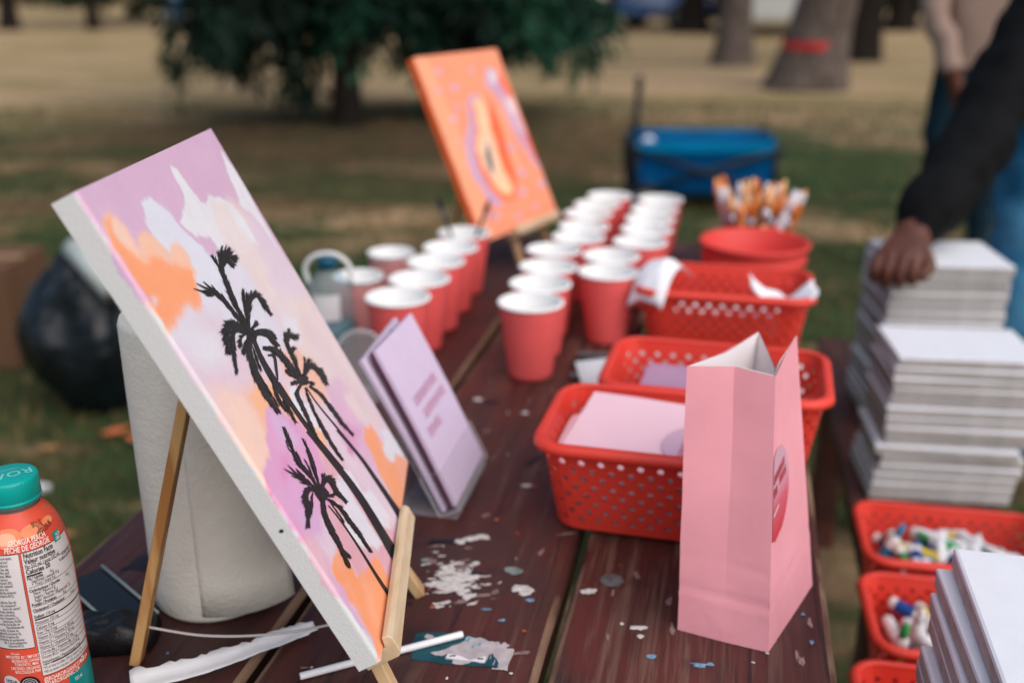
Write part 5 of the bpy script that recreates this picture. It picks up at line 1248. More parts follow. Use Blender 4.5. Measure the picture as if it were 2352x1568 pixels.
# white napkins in the far basket
def napkin(label, pts_fn, loc, rz):
    t = thing('paper_napkin', label, 'napkin', loc, R_(rz), 'white napkins'); n = 14
    V = [pts_fn(-1 + 2 * a / n, -1 + 2 * b / n) for a in range(n + 1) for b in range(n + 1)]
    F = [(a * (n + 1) + b, (a + 1) * (n + 1) + b, (a + 1) * (n + 1) + b + 1, a * (n + 1) + b + 1) for a in range(n) for b in range(n)]
    mk('tissue', V, F, mat('white_tissue', s(236, 236, 240), .85, .15, var=.02, vscale=50), t, smooth=True, solid=.0008)
napkin('white napkin flopping over the left rim of the far red basket', lambda a, b: (-.012 * b + .032 * a, .055 * b - .0, .020 + .036 * math.cos(b * 1.3) - .012 * a * a + .005 * a - .022 * max(0, -b) ** 2 + .004 * mnoise.noise((a * 2, b * 2, 0))), (-.092, 1.475, TZ + .080), -32)
napkin('crumpled white napkin at the right rim of the far red basket', lambda a, b: (.045 * a, .030 * b, .012 + .016 * mnoise.noise((a * 1.6, b * 1.6, 7)) + .018 * a * a), (.085, 1.455, TZ + .082), 6)
for i in range(4):
    napkin('flat white napkin lying inside the far red basket', lambda a, b: (.080 * a, .040 * b, .003 * mnoise.noise((a * 2, b * 2, i))), (.006, 1.505, TZ + .03 + i * .009), i)

# dark tray and bead ring between cups and baskets
tr = thing('dark_tray', 'long flat dark grey tray lying between the cups and the booklet basket', 'tray', (-.115, 1.345, TZ + .002), R_(2))
G().box((-.085, -.045, 0), (.085, .045, .006)).obj('tray_base', mat('black_plastic', s(30, 30, 32), .45, .4), tr, bevel=.002)
for y in (-.043, .043): G().box((-.085, y - .002, .0062), (.085, y + .002, .012)).obj('tray_edge', mat('grey_plastic', s(110, 110, 112), .4, .4), tr, bevel=.001)
bd = thing('bead_bracelet', 'small string of beige beads on the plank left of the booklet basket', 'beads', (-.160, 1.200, TZ + .002))
for i in range(11):
    a = 2 * math.pi * i / 11; V = G().lathe([(.0078 * math.sin(math.pi * q / 8) + 1e-5, -.0078 * math.cos(math.pi * q / 8)) for q in range(9)], 12, (.022 * math.cos(a) + .002 * random.random(), .032 * math.sin(a), .0085 + (.010 if i in (2, 3) else 0)))
    V.obj('bead', mat('beige_bead', s(196, 176, 160), .35, .5, var=.15, vscale=40), bd, smooth=True)
G().lathe([(.004, .001), (.026, .001), (.027, .004), (.012, .012), (.004, .012)], 20, (.002, -.055, 0)).obj('black_cord_coil', M_BLK, bd, smooth=True)

# ------------------------------------------------------------------ red tub and bundle of wrapped brushes
tub = thing('red_tub', 'round red plastic tub with ridged sides behind the napkin basket', 'tub', (.0500, 1.800, TZ + .001))
G().lathe([(0, .002), (.074, .002), (.078, .006), (.082, .026), (.0865, .030), (.0865, .036), (.084, .040), (.088, .056), (.0915, .060), (.0915, .066), (.089, .070), (.0925, .084), (.096, .087), (.0965, .091), (.094, .0935), (.090, .091), (.080, .030), (.072, .006), (0, .006)], 64).obj('tub_body', mat('matte_red_plastic', s(216, 66, 60), .5, .4, var=.05, vscale=12), tub, smooth=True)
holder = thing('brush_tub', 'small red tub mostly hidden behind the ridged one, full of brushes', 'tub', (.050, 1.955, TZ + .001))
G().lathe([(0, .002), (.042, .002), (.045, .006), (.055, .085), (.058, .088), (.058, .092), (.054, .092), (.043, .008), (0, .008)], 40).obj('tub_body', MATS['matte_red_plastic'], holder, smooth=True)
M_BH = [mat('orange_handle', s(232, 150, 82), .5, .4), mat('tan_handle', s(226, 172, 118), .5, .4), mat('amber_handle', s(196, 106, 36), .45, .4)]
M_FER = mat('bright_ferrule', s(190, 192, 200), .3, .5, metal=.8); M_BRI = [mat('white_bristle', s(226, 224, 232), .8, .2), mat('brown_bristle', s(140, 84, 50), .8, .2)]
M_WRAP = clear_mat('clear_wrapper', (.95, .95, .97), .2, .15)
rs = random.Random(11)
for i in range(46):
    a = rs.uniform(0, 6.28); r = .040 * math.sqrt(rs.random()); tx, ty = math.cos(a) * r, math.sin(a) * r
    d = Vector((tx * 8.0 + rs.uniform(-.06, .06), ty * 3.5 + rs.uniform(-.05, .05), 1)).normalized(); ln = rs.uniform(.128, .168)
    b = thing('wrapped_brush', f'{("orange", "tan", "amber")[i % 3]}-handled paint brush in the crowded bundle behind the ridged red tub', 'brush', (.050 + tx, 1.955 + ty, TZ + .010), 0, 'brushes bundled behind the red tub')
    G().tube([Vector(), d * ln * .55], [.0035, .0042], 7).obj('handle', M_BH[i % 3], b, smooth=True)
    G().tube([d * ln * .55, d * ln * .74], [.0046, .005], 7).obj('ferrule', M_FER if i % 3 else M_BH[i % 2], b, smooth=True)
    G().tube([d * ln * .74, d * ln * .86, d * ln], [.0055, .0075, .003], 7).obj('bristles', M_BRI[0] if i % 5 == 1 else M_BH[i % 3], b, smooth=True)
for x, y, lean, wd, m, lb in ((.083, 1.945, (.34, .0), .034, M_BH[2], 'amber brush packet leaning right out of the bundle behind the red tub'), (.020, 1.940, (-.24, .0), .026, M_FER, 'silvery brush packet leaning left out of the bundle behind the red tub'), (.070, 1.925, (.36, .0), .014, M_BRI[0], 'white wrapped brush leaning right at the front of the bundle')):
    t = thing('brush_packet', lb, 'brush packet', (x, y, TZ + .020), 0, 'brush packets in the tub'); d = Vector((*lean, 1)).normalized()
    G().bar((0, 0, 0), d * .120, wd, .008, (0, 1, 0)).obj('packet', m, t, bevel=.003)
    G().bar(d * .121, d * .142, wd * .8, .006, (0, 1, 0)).obj('header_card', M_PAPER, t, bevel=.002)
# ------------------------------------------------------------------ standing pink paper bag
bag = thing('pink_paper_bag', 'open pink paper bag with a round sticker standing at the right table edge', 'paper bag', (.048, .80, TZ))
b0 = TZ + .0012
bot = [(-.017, .754), (.021, .745), (.059, .738), (.080, .793), (.101, .849), (.063, .857), (.025, .865), (.004, .81)]
top = [(-.0245, .785, .982), (.0150, .799, .980), (.0470, .792, .9765), (.0565, .838, .980), (.0675, .884, .9815), (.0500, .850, .962), (.0345, .888, .9815), (.004, .835, .978)]
NZ = 26; V = []
idx = []
sub = 5
def ringpt(k, q, f):
    a, b = k % 8, (k + 1) % 8
    def P(i):
        x0, y0 = bot[i]; x1, y1, z1 = top[i]
        fx = f
        x, y = x0 + (x1 - x0) * fx, y0 + (y1 - y0) * fx
        return Vector((x, y, b0 + (z1 - b0) * f))
    return P(a).lerp(P(b), q)
NZ = 60; sub = 9
def wallpt(k, q, f):
    p = ringpt(k, q, f); c = Vector((.05, .815, p.z)); o_ = (p - c).normalized()
    w = .0013 * mnoise.noise((p.x * 20, p.y * 20, p.z * 12)) + .0003 * mnoise.noise((p.x * 60, p.y * 60, p.z * 40))
    u_ = (k + q) / 2; h1, h2 = .300 - .022 * u_, .178 - .03 * u_ + .05 * max(0, u_ - .45) ** 2
    tri = lambda x, w_: max(0.0, 1 - abs(x) / w_)
    cr = -.0005 * tri(f - h1, .014) - .0011 * tri(f - h2, .016) + .0004 * tri(f - h2 + .03, .02)
    return p + o_ * (w * min(1, f * 6 + .1) * (.35 if k in (2, 3) else 1.0) + cr * (.4 if k in (2, 3) else 1.0))
bw, bl = G(), G()
for k in range(8):
    P = [wallpt(k, j / sub, r / NZ) for r in range(NZ + 1) for j in range(sub + 1)]
    Fk = [(r * (sub + 1) + j, r * (sub + 1) + j + 1, (r + 1) * (sub + 1) + j + 1, (r + 1) * (sub + 1) + j) for r in range(NZ) for j in range(sub)]
    bw.add(P, Fk); bl.add([v + (Vector((.040, .822, v.z)) - v).normalized() * .0022 for v in P], [f_[::-1] for f_ in Fk[len(Fk) * 6 // 10:]])
bw.obj('bag_wall', M_PINKP, bag, world=True, smooth=True)
bl.obj('bag_lining', mat('white_bag_lining', s(236, 226, 226), .75, .2), bag, world=True, smooth=True)
mk('bag_bottom', [(x, y, b0) for x, y in bot], [tuple(range(8))], M_PINKP, bag, world=True)
# round sticker on the right-hand panel, running to the front edge
def panel(q, f):   # q 0..1 from the front edge to the back edge of the right panel
    p = wallpt(2, q * 2, f) if q < .5 else wallpt(3, q * 2 - 1, f)
    a, b = ringpt(2, 0, f), ringpt(4, 0, f); nrm = Vector(((b - a).y, -(b - a).x, 0)).normalized(); return p + nrm * .0006
def stm():
    m = bpy.data.materials.new('sticker_gradient_print'); m.use_nodes = True; nt = m.node_tree; p = nt.nodes['Principled BSDF']; tc = nt.nodes.new('ShaderNodeTexCoord'); sp = nt.nodes.new('ShaderNodeSeparateXYZ'); r = nt.nodes.new('ShaderNodeValToRGB')
    nt.links.new(tc.outputs['Generated'], sp.inputs[0]); nt.links.new(sp.outputs['Z'], r.inputs[0]); nt.links.new(r.outputs[0], p.inputs['Base Color']); e = r.color_ramp.elements
    e[0].position = .08; e[0].color = (*s(196, 58, 70), 1); e[1].position = .62; e[1].color = (*s(206, 158, 176), 1); x = e.new(.38); x.color = (*s(206, 92, 112), 1); p.inputs['Roughness'].default_value = .5
    return m
V = []; F = []; k = 20; fc, rf, qc, rq = .555, .168, .10, .40
for i in range(k + 1):
    t = -1 + 2 * i / k; hw = rq * math.sqrt(max(0, 1 - t * t))
    for j in range(9):
        q = max(.012, qc - hw) + (qc + hw - max(.012, qc - hw)) * j / 8; V.append(panel(max(.012, q), fc + rf * t))
F = [(i * 9 + j, i * 9 + j + 1, (i + 1) * 9 + j + 1, (i + 1) * 9 + j) for i in range(k) for j in range(8)]
mk('round_sticker', V, F, stm(), bag, world=True)
g = G()
def pn(q, f): return panel(q, f) + (panel(q, f) - Vector((.04, .81, panel(q, f).z))).normalized() * .0006
for row, (f0, q0, q1, sl) in enumerate(((.605, .03, .34, .05), (.555, .03, .12, .05), (.572, .19, .37, .02))):
    q = q0
    while q < q1:
        for dq, w in ((0, .014), (.026, .012)):
            fa = f0 + sl * (q + dq) ; g.add([pn(q + dq, fa), pn(q + dq + w, fa), pn(q + dq + w, fa + .034), pn(q + dq, fa + .034)], [(0, 1, 2, 3)])
        g.add([pn(q, f0 + sl * q + .014), pn(q + .038, f0 + sl * q + .014), pn(q + .038, f0 + sl * q + .022), pn(q, f0 + sl * q + .022)], [(0, 1, 2, 3)])
        q += .055
g.obj('sticker_lettering', mat('crimson_ink', s(190, 50, 66), .6, .3), bag, world=True)
g = G(); g.add([pn(.03, .488), pn(.17, .505), pn(.17, .513), pn(.03, .496)], [(0, 1, 2, 3)]); g.obj('sticker_line', M_PAPER, bag, world=True)
# ------------------------------------------------------------------ blank canvases in stacks
M_CEDGE = mat('canvas_edge_cloth', s(172, 166, 161), .85, .2, var=.12, vscale=60, bump=.3, bscale=400)
M_CTOP = mat('primed_canvas_face', s(222, 224, 230), .8, .2, var=.02, vscale=40, bump=.2, bscale=900)
def canvas_mesh(W, D, T):
    """blank canvas: primed face on a frame whose cloth sags a little between the bars"""
    t = thing('blank_canvas', '', 'canvas')
    G().box((0, 0, .0006), (W, D, T - .0026)).obj('frame', M_CEDGE, t, bevel=.0016)
    V = []; n = 8
    prof = [(.0015, T - .0058), (0, T - .0040), (.0007, T - .0014), (.0028, T - .0004)]
    for ins, zz in prof:
        V += [(ins, ins, zz), (W - ins, ins, zz), (W - ins, D - ins, zz), (ins, D - ins, zz)]
    F = [(4 * i + j, 4 * i + (j + 1) % 4, 4 * i + 4 + (j + 1) % 4, 4 * i + 4 + j) for i in range(3) for j in range(4)] + [(12, 13, 14, 15)]
    mk('primed_face', V, F, M_CTOP, t)
    return t
def stack(cnt, W, D, T, fl, rz, z0, jit, lab, toplab, group, shift=None):
    pr = canvas_mesh(W, D, T)
    for i in range(cnt):
        c = pr if i == 0 else copy_tree(pr)
        dx, dy = random.uniform(-jit, jit), random.uniform(-jit, jit)
        if shift: a = shift(i); dx += a[0]; dy += a[1]
        c.location = (fl[0] + dx, fl[1] + dy, z0 + i * T); c.rotation_euler = (0, 0, R_(rz + random.uniform(-1.2, 1.2)))
        j = cnt - 1 - i
        c['label'] = toplab if j == 0 else lab.format(ORD[j] if j < 16 else str(j + 1) + 'th'); c['group'] = group
random.seed(21)
stack(15, .228, .162, .0170, (.278, 1.622), 5, .4512, .003, 'white blank canvas, {} from the top in the front pile beside the tube baskets', 'white blank canvas with its whole face bare, topmost of the front pile', 'canvases in the front pile', lambda i: ((-.010, -.004) if i in (0, 1, 2, 5) else (.005, .003) if i > 9 else (0, 0)))
stack(18, .216, .190, .0186, (.302, 1.912), 8, .4512, .004, 'white blank canvas, {} from the top in the taller rear pile', 'white blank canvas under the reaching hand, topmost of the rear pile', 'canvases in the rear pile')
random.seed(5)
stack(20, .230, .300, .0190, (.206, .503), 1, .4512, .002, 'white blank canvas, {} from the top in the near pile at the lower right corner', 'white blank canvas lying on top of the near pile at the lower right', 'canvases in the near pile', lambda i: {19: (0, 0), 18: (-.004, -.001), 17: (-.010, -.010), 16: (-.009, -.012), 15: (-.014, -.030), 14: (-.020, -.022), 13: (-.020, -.03), 12: (-.026, -.04)}.get(i, (-.02, -.03)))

# ------------------------------------------------------------------ paint tubes in the bench baskets
M_TUBE = mat('white_tube', s(222, 222, 224), .45, .4)
TC = [('blue', s(18, 66, 138)), ('green', s(40, 150, 78)), ('orange', s(240, 120, 72)), ('white', s(230, 230, 232)), ('yellow', s(206, 178, 60)), ('teal', s(24, 120, 156)), ('brown', s(84, 66, 60)), ('white', s(226, 226, 230))]
protos = {}
def tube_proto(cn, c):
    t = thing('paint_tube', '', 'paint tube')
    G().lathe([(0, 0), (.0095, 0), (.0105, .002), (.0105, .048), (.0095, .053), (.005, .057), (.005, .060)], 18).obj('tube_body', M_TUBE, t, smooth=True)
    G().lathe([(.0108, .010), (.0108, .036)], 18).obj('colour_band', mat('tube_band_' + cn, c, .45, .4), t, smooth=True)
    G().lathe([(.0062, .058), (.0066, .060), (.0052, .078), (.0, .080)], 14).obj('tube_cap', MATS['tube_band_' + cn] if cn in ('blue', 'green', 'orange', 'yellow', 'teal') else M_TUBE, t, smooth=True)
    return t
def tubes(cx, cy, zf, cnt, seed, where):
    rs = random.Random(seed)
    for i in range(cnt):
        cn, c = TC[rs.randrange(len(TC))]
        if cn in protos: t = copy_tree(protos[cn])
        else: t = protos[cn] = tube_proto(cn, c)
        lay = i * 4 // cnt
        rz = rs.uniform(0, 6.28); ex, ey = .098 - .042 * abs(math.sin(rz)), .062 - .042 * abs(math.cos(rz))
        ax_ = Vector((math.sin(rz), -math.cos(rz), 0)) * .04
        t.location = (cx + rs.uniform(-ex, ex) - ax_.x, cy + rs.uniform(-ey, ey) - ax_.y, zf + .015 + lay * .018)
        t.rotation_euler = (R_(rs.uniform(80, 98)), 0, rz); t.scale = (.8, .8, .9)
        t['label'] = f'white paint tube with {"an" if cn == "orange" else "a"} {cn} band, in {where}'; t['group'] = f'paint tubes in {where}'; t['category'] = 'paint tube'
tubes(.340, 1.335, .4548, 72, 3, 'the far bench basket')
tubes(.328, 1.138, .4548, 72, 4, 'the middle bench basket')
for i, (cn, x, y, rx, rz, lb) in enumerate((('teal', .245, 1.340, 24, 100, 'white and teal paint tube standing up at the left of the far bench basket'), ('green', .236, 1.105, 170, 20, 'white paint tube with green band standing cap-up at the left of the middle basket'), ('white', .262, 1.135, 8, 10, 'white paint tube nozzle pointing up in the middle bench basket'))):
    t = copy_tree(protos[cn]) if cn in protos else tube_proto(cn, dict(TC)[cn])
    t.location = (x, y, .505 if rx < 90 else .56); t.rotation_euler = (R_(rx if rx < 90 else 12), 0, R_(rz)); t.location.z = .492
    t['label'] = lb; t['category'] = 'paint tube'

# ------------------------------------------------------------------ garbage bag, box, tube, leaves
gb = thing('garbage_bag', 'full black garbage bag standing on the grass behind the paper towel', 'bag', (-1.90, 2.66, 0))
V = []; F = []; n, m_ = 128, 80
for j in range(m_ + 1):
    ph = math.pi * j / m_; 
    for i in range(n):
        a = 2 * math.pi * i / n; d = Vector((math.cos(a) * math.sin(ph), math.sin(a) * math.sin(ph), -math.cos(ph)))
        f = 1 + .16 * mnoise.noise(d * 1.7) + .09 * mnoise.noise(Vector((a * 1.6, ph * 1.1, 4))) + .07 * abs(mnoise.noise(Vector((math.cos(a) * 5, math.sin(a) * 5, ph * 2)))) + .035 * mnoise.noise(d * 9) - .07 * abs(mnoise.noise(Vector((math.cos(a) * 3.0, math.sin(a) * 3.0, ph * 1.1 + 9)))) - .02 * abs(mnoise.noise(d * 7 + Vector((3, 1, 2))))
        z = .245 + .255 * d.z * f; V.append((.215 * d.x * f * (1 - .15 * max(0, d.z)), .205 * d.y * f * (1 - .15 * max(0, d.z)), max(.004, z)))
F = [(j * n + i, j * n + (i + 1) % n, (j + 1) * n + (i + 1) % n, (j + 1) * n + i) for j in range(m_) for i in range(n)]
M_GB = mat('black_polythene', s(14, 22, 27), .36, .4, bump=.35, bscale=20)
mk('bag_body', V, F, M_GB, gb, smooth=True)
g = G().lathe([(.03, .455), (.022, .485), (.018, .497), (.03, .51), (.05, .54), (.03, .53), (.0, .50)], 16, (.02, 0, 0)); g.obj('tied_neck', M_GB, gb, smooth=True)
pa, pb_ = at_d(168, 566, 3.0), at_d(262, 668, 2.93)
o = thing('paper_roll', 'pale rolled paper tube lying across the top of the garbage bag', 'paper roll', (pa + pb_) / 2)
G().tube([pa, pb_], [.034, .034], 18).obj('roll', mat('rolled_paper', s(176, 184, 182), .7, .2), o, smooth=True, world=True)
dq = (pa - pb_).normalized(); G().tube([pa + dq * .0005, pa + dq * .002], [.020, .020], 14).obj('roll_hole', M_INK, o, world=True)
bx = thing('cardboard_box', 'brown cardboard box on the grass at the left edge, behind the garbage bag', 'box', (-2.60, 2.95, 0), R_(12))
M_CARD = mat('brown_cardboard', s(104, 76, 56), .85, .2, var=.06, vscale=8)
G().box((-.22, -.16, .004), (.22, .16, .36)).obj('box_body', M_CARD, bx, bevel=.004)
for sy in (-1, 1): G().box((-.218, min(0.003 * sy, .158 * sy), .3615), (.218, max(.003 * sy, .158 * sy), .365)).obj('flap', M_CARD, bx)
G().box((-.215, -.024, .3655), (.215, .024, .3665)).obj('packing_tape', mat('tan_tape', s(160, 124, 84), .3, .5), bx)
rs = random.Random(9)
M_FL = [mat('orange_leaf', s(196, 106, 66), .7, .3), mat('tan_leaf', s(168, 124, 76), .7, .3)]
for i in range(46):
    px, py = (rs.uniform(180, 330), rs.uniform(960, 1130)) if i < 2 else (rs.choice((rs.uniform(0, 420), rs.uniform(1950, 2100))), rs.uniform(420, 1250)) if i < 30 else (rs.uniform(300, 1900), rs.uniform(320, 470))
    if i == 0: px, py = 268, 1003
    if i == 1: px, py = 322, 1020
    q = at_z(px, py, .012); k = .045 if i < 2 else rs.uniform(.018, .032); a = rs.uniform(0, 6.28)
    V = [(k * x * math.cos(a) - k * .55 * y * math.sin(a), k * x * math.sin(a) + k * .55 * y * math.cos(a), .010 + .25 * k * abs(y) + .3 * k * x * x) for x, y in ((-1, 0), (-.5, -.7), (.1, -.9), (.6, -.5), (1.1, 0), (.6, .5), (.1, .9), (-.5, .7), (0, 0))]
    o = mk('fallen_leaf', V, [(8, j, (j + 1) % 8) for j in range(8)], M_FL[0 if i < 2 else 1]); o.location = q
    tag(o, ('large orange fallen leaf on the grass left of the paper towel', 'orange fallen leaf close beside the paper towel roll')[i] if i < 2 else 'small dry fallen leaf on the lawn', 'leaf', 'fallen leaves')

# ------------------------------------------------------------------ blue folding wagon
wg = thing('folding_wagon', 'blue fabric folding wagon with black frame and upright handle, on the lawn', 'wagon', (-.185, 6.15, 0), R_(9))
M_BLUE = mat('blue_canvas_cloth', s(0, 74, 124), .9, .1, var=.12, vscale=5, bump=.3, bscale=60)
M_BLUEL = mat('bright_blue_cloth', s(0, 120, 168), .9, .1, var=.1, vscale=5)
M_FR = mat('black_powder_coat', s(22, 24, 26), .45, .4)
L, Dp, zb, zt_ = .40, .24, .11, .40
def wall(name, a, b, m, mid):
    V = []; n = 12; nn = Vector((-(b - a).y, (b - a).x, 0)).normalized()
    for i in range(n + 1):
        for j in range(7):
            t, q = i / n, j / 6; sag = math.sin(math.pi * t) * q; V.append(a.lerp(b, t) + nn * (.018 * math.sin(math.pi * q) * math.sin(math.pi * t) * mid) + Vector((0, 0, zb + (zt_ - zb - .03 * sag) * q)))
    F = [(i * 7 + j, (i + 1) * 7 + j, (i + 1) * 7 + j + 1, i * 7 + j + 1) for i in range(n) for j in range(6)]
    mk(name, V, F, m, wg, smooth=True, solid=.006)
c4 = [Vector((-L, -Dp, 0)), Vector((L, -Dp, 0)), Vector((L, Dp, 0)), Vector((-L, Dp, 0))]
wall('side_cloth', c4[0], c4[1], M_BLUE, 1); wall('side_cloth', c4[2], c4[3], M_BLUE, 1); wall('end_cloth', c4[1], c4[2], M_BLUEL, 1); wall('end_cloth', c4[3], c4[0], M_BLUE, 1)
G().box((-L + .01, -Dp + .01, zb - .01), (L - .01, Dp - .01, zb + .004)).obj('floor_cloth', M_BLUE, wg)
V = [(-L + .015 + (2 * L - .03) * i / 10, -Dp + .012 + (2 * Dp - .024) * j / 6, .372 + .02 * mnoise.noise((i * .5, j * .6, 2))) for i in range(11) for j in range(7)]
mk('cover_cloth', V, [(i * 7 + j, (i + 1) * 7 + j, (i + 1) * 7 + j + 1, i * 7 + j + 1) for i in range(10) for j in range(6)], M_BLUE, wg, smooth=True, solid=.006)
for i in range(4):
    a, b = c4[i], c4[(i + 1) % 4]
    G().tube([a + Vector((0, 0, .05)), a + Vector((0, 0, zt_ + .01))], .018, 8).obj('corner_post', M_FR, wg, smooth=True)
    nn = Vector((-(b - a).y, (b - a).x, 0)).normalized() * -.024
    G().tube([a + nn + Vector((0, 0, zb)), b + nn + Vector((0, 0, zt_ - .04))], .014, 8).obj('cross_bar', M_FR, wg, smooth=True); G().tube([b + nn * 1.6 + Vector((0, 0, zb)), a + nn * 1.6 + Vector((0, 0, zt_ - .04))], .014, 8).obj('cross_bar', M_FR, wg, smooth=True)
    V = [a + Vector((0, 0, zt_ - .055)) + nn * .35, b + Vector((0, 0, zt_ - .055)) + nn * .35, b + Vector((0, 0, zt_ + .006)) + nn * .35, a + Vector((0, 0, zt_ + .006)) + nn * .35]; mk('top_hem', V, [(0, 1, 2, 3)], M_BLUEL, wg, solid=.008)
for x in (-L + .06, L - .06):
    for y in (-Dp - .02, Dp + .02):
        w = thing('wheel', None, None); w.parent = wg; w.location = (x, y, .085); w.rotation_euler = (R_(90), 0, 0)
        G().lathe([(.055, -.022), (.080, -.022), (.085, -.012), (.085, .012), (.080, .022), (.055, .022), (.055, -.022)], 28).obj('tyre', M_FR, w, smooth=True); G().lathe([(0, -.014), (.054, -.014), (.054, .014), (0, .014)], 20).obj('rim', mat('grey_hub', s(120, 124, 128), .5, .4), w)
G().tube([(-L - .02, -.02, .20), (-L + .01, -.02, .50), (-L + .02, -.02, .66)], .020, 8).obj('handle_bar', M_FR, wg, smooth=True)
G().tube(smooth_pts([(-L + .02, -.02, .65), (-L + .02, -.055, .675), (-L + .02, -.05, .715), (-L + .02, -.02, .73), (-L + .02, .01, .715), (-L + .02, .015, .675), (-L + .02, -.02, .65)], 5), .020, 8).obj('handle_grip', M_FR, wg, smooth=True)
for x, y, k in ((-.30, -.16, .04),):
    t = thing('white_bundle', 'white cloth bundle showing over the blue wagon rim', 'bundle', (wg.location.x + x, wg.location.y + y, .375))
    V = []; 
    for j in range(11):
        for i in range(16):
            ph, a = math.pi * j / 10, 2 * math.pi * i / 16; d = Vector((math.cos(a) * math.sin(ph), math.sin(a) * math.sin(ph), -math.cos(ph))); V.append(d * k * (1 + .3 * mnoise.noise(d * 2 + Vector((x * 9, 0, 0)))))
    mk('bundle_cloth', V, [(j * 16 + i, j * 16 + (i + 1) % 16, (j + 1) * 16 + (i + 1) % 16, (j + 1) * 16 + i) for j in range(10) for i in range(16)], M_PAPER, t, smooth=True)

# ------------------------------------------------------------------ far parked cars, sheds, post
def car(label, px, py, rz, col):
    p = at_z(px, py, 0); t = thing('parked_car', label, 'car', (p.x, p.y, 0), R_(rz), 'cars parked beyond the lawn')
    sec = [(-2.1, .35), (-2.15, .75), (-1.9, .95), (-1.3, 1.0), (-.8, 1.38), (.6, 1.42), (1.2, 1.02), (2.0, .92), (2.15, .6), (2.1, .32)]
    def hull(z0, pts, w0, w1): 
        V = [(x, sy * (w0 if z < 1.01 else w1), z) for sy in (-1, 1) for x, z in pts]; k = len(pts)
        return V, [tuple(range(k)), tuple(range(2 * k - 1, k - 1, -1))] + [(i, k + i, k + (i + 1) % k, (i + 1) % k) for i in range(k)]
    V, F = hull(0, sec, .85, .68); mk('body', V, F, mat('car_paint_' + str(int(px)), col, .25, .5, coat=.6), t, bevel=.06, seg=2)
    G().add([(-1.18, -.80, 1.02), (1.05, -.80, 1.02), (.52, -.705, 1.36), (-.74, -.705, 1.34)], [(0, 1, 2, 3)]).obj('side_window', mat('car_glass', s(28, 34, 40), .1, .5), t, solid=.01)
    for x in (-1.35, 1.35):
        for y in (-.80, .80):
            w = thing('wheel', None, None); w.parent = t; w.location = (x, y, .32); w.rotation_euler = (R_(90), 0, 0)
            G().lathe([(.2, -.1), (.31, -.1), (.32, -.06), (.32, .06), (.31, .1), (.2, .1), (.2, -.1)], 20).obj('tyre', M_FR, w, smooth=True); G().lathe([(0, -.08), (.2, -.08), (.2, .08), (0, .08)], 16).obj('rim', MATS['grey_hub'], w)
    for y in (-.6, .6): G().box((2.08, y - .16, .62), (2.16, y + .16, .74)).obj('headlight', M_PAPER, t, bevel=.02)
    return t
car('blue parked car far beyond the lawn, right of the conifers', 1440, 66, 4, s(60, 96, 150))
car('dark parked car behind the broad-based far tree', 1570, 62, 8, s(44, 46, 52))
vp = at_z(1765, 74, 0); van = thing('white_van', 'white van parked between the straight grey trunk and the banded trunk', 'van', (vp.x, vp.y, 0), R_(86))
mk('body', [(x, y, z) for y in (-.95, .95) for x, z in ((-2.4, .35), (-2.4, 2.0), (1.2, 2.05), (1.75, 1.35), (2.3, 1.15), (2.35, .4))], [(0, 1, 2, 3, 4, 5), (11, 10, 9, 8, 7, 6)] + [(i, 6 + i, 6 + (i + 1) % 6, (i + 1) % 6) for i in range(6)], mat('white_van_paint', s(206, 208, 206), .3, .5), van, bevel=.08)
for y in (-.96, .96):
    G().box((.5, y - .01, 1.15), (1.4, y + .01, 1.75)).obj('side_window', MATS['car_glass'], van)
    for x in (-1.5, 1.5):
        w = thing('wheel', None, None); w.parent = van; w.location = (x, y * .92, .34); w.rotation_euler = (R_(90), 0, 0); G().lathe([(0, -.1), (.33, -.1), (.34, -.05), (.34, .05), (.33, .1), (0, .1)], 20).obj('tyre', M_FR, w, smooth=True)
G().box((-2.41, -.8, 1.1), (-2.40, .8, 1.75)).obj('rear_window', MATS['car_glass'], van)
pp = at_z(1362, 88, 0); po = thing('white_bin', 'pale upright litter bin in front of the far dark trunk', 'bin', (pp.x, pp.y, 0))
G().lathe([(0, 0), (.24, 0), (.26, .05), (.28, .8), (.30, .82), (.30, .88), (.22, .93), (0, .95)], 24).obj('bin_body', mat('pale_bin', s(196, 196, 184), .6, .3), po, smooth=True); G().lathe([(.285, .60), (.287, .60), (.287, .68), (.285, .68)], 24).obj('bin_band', M_FR, po)

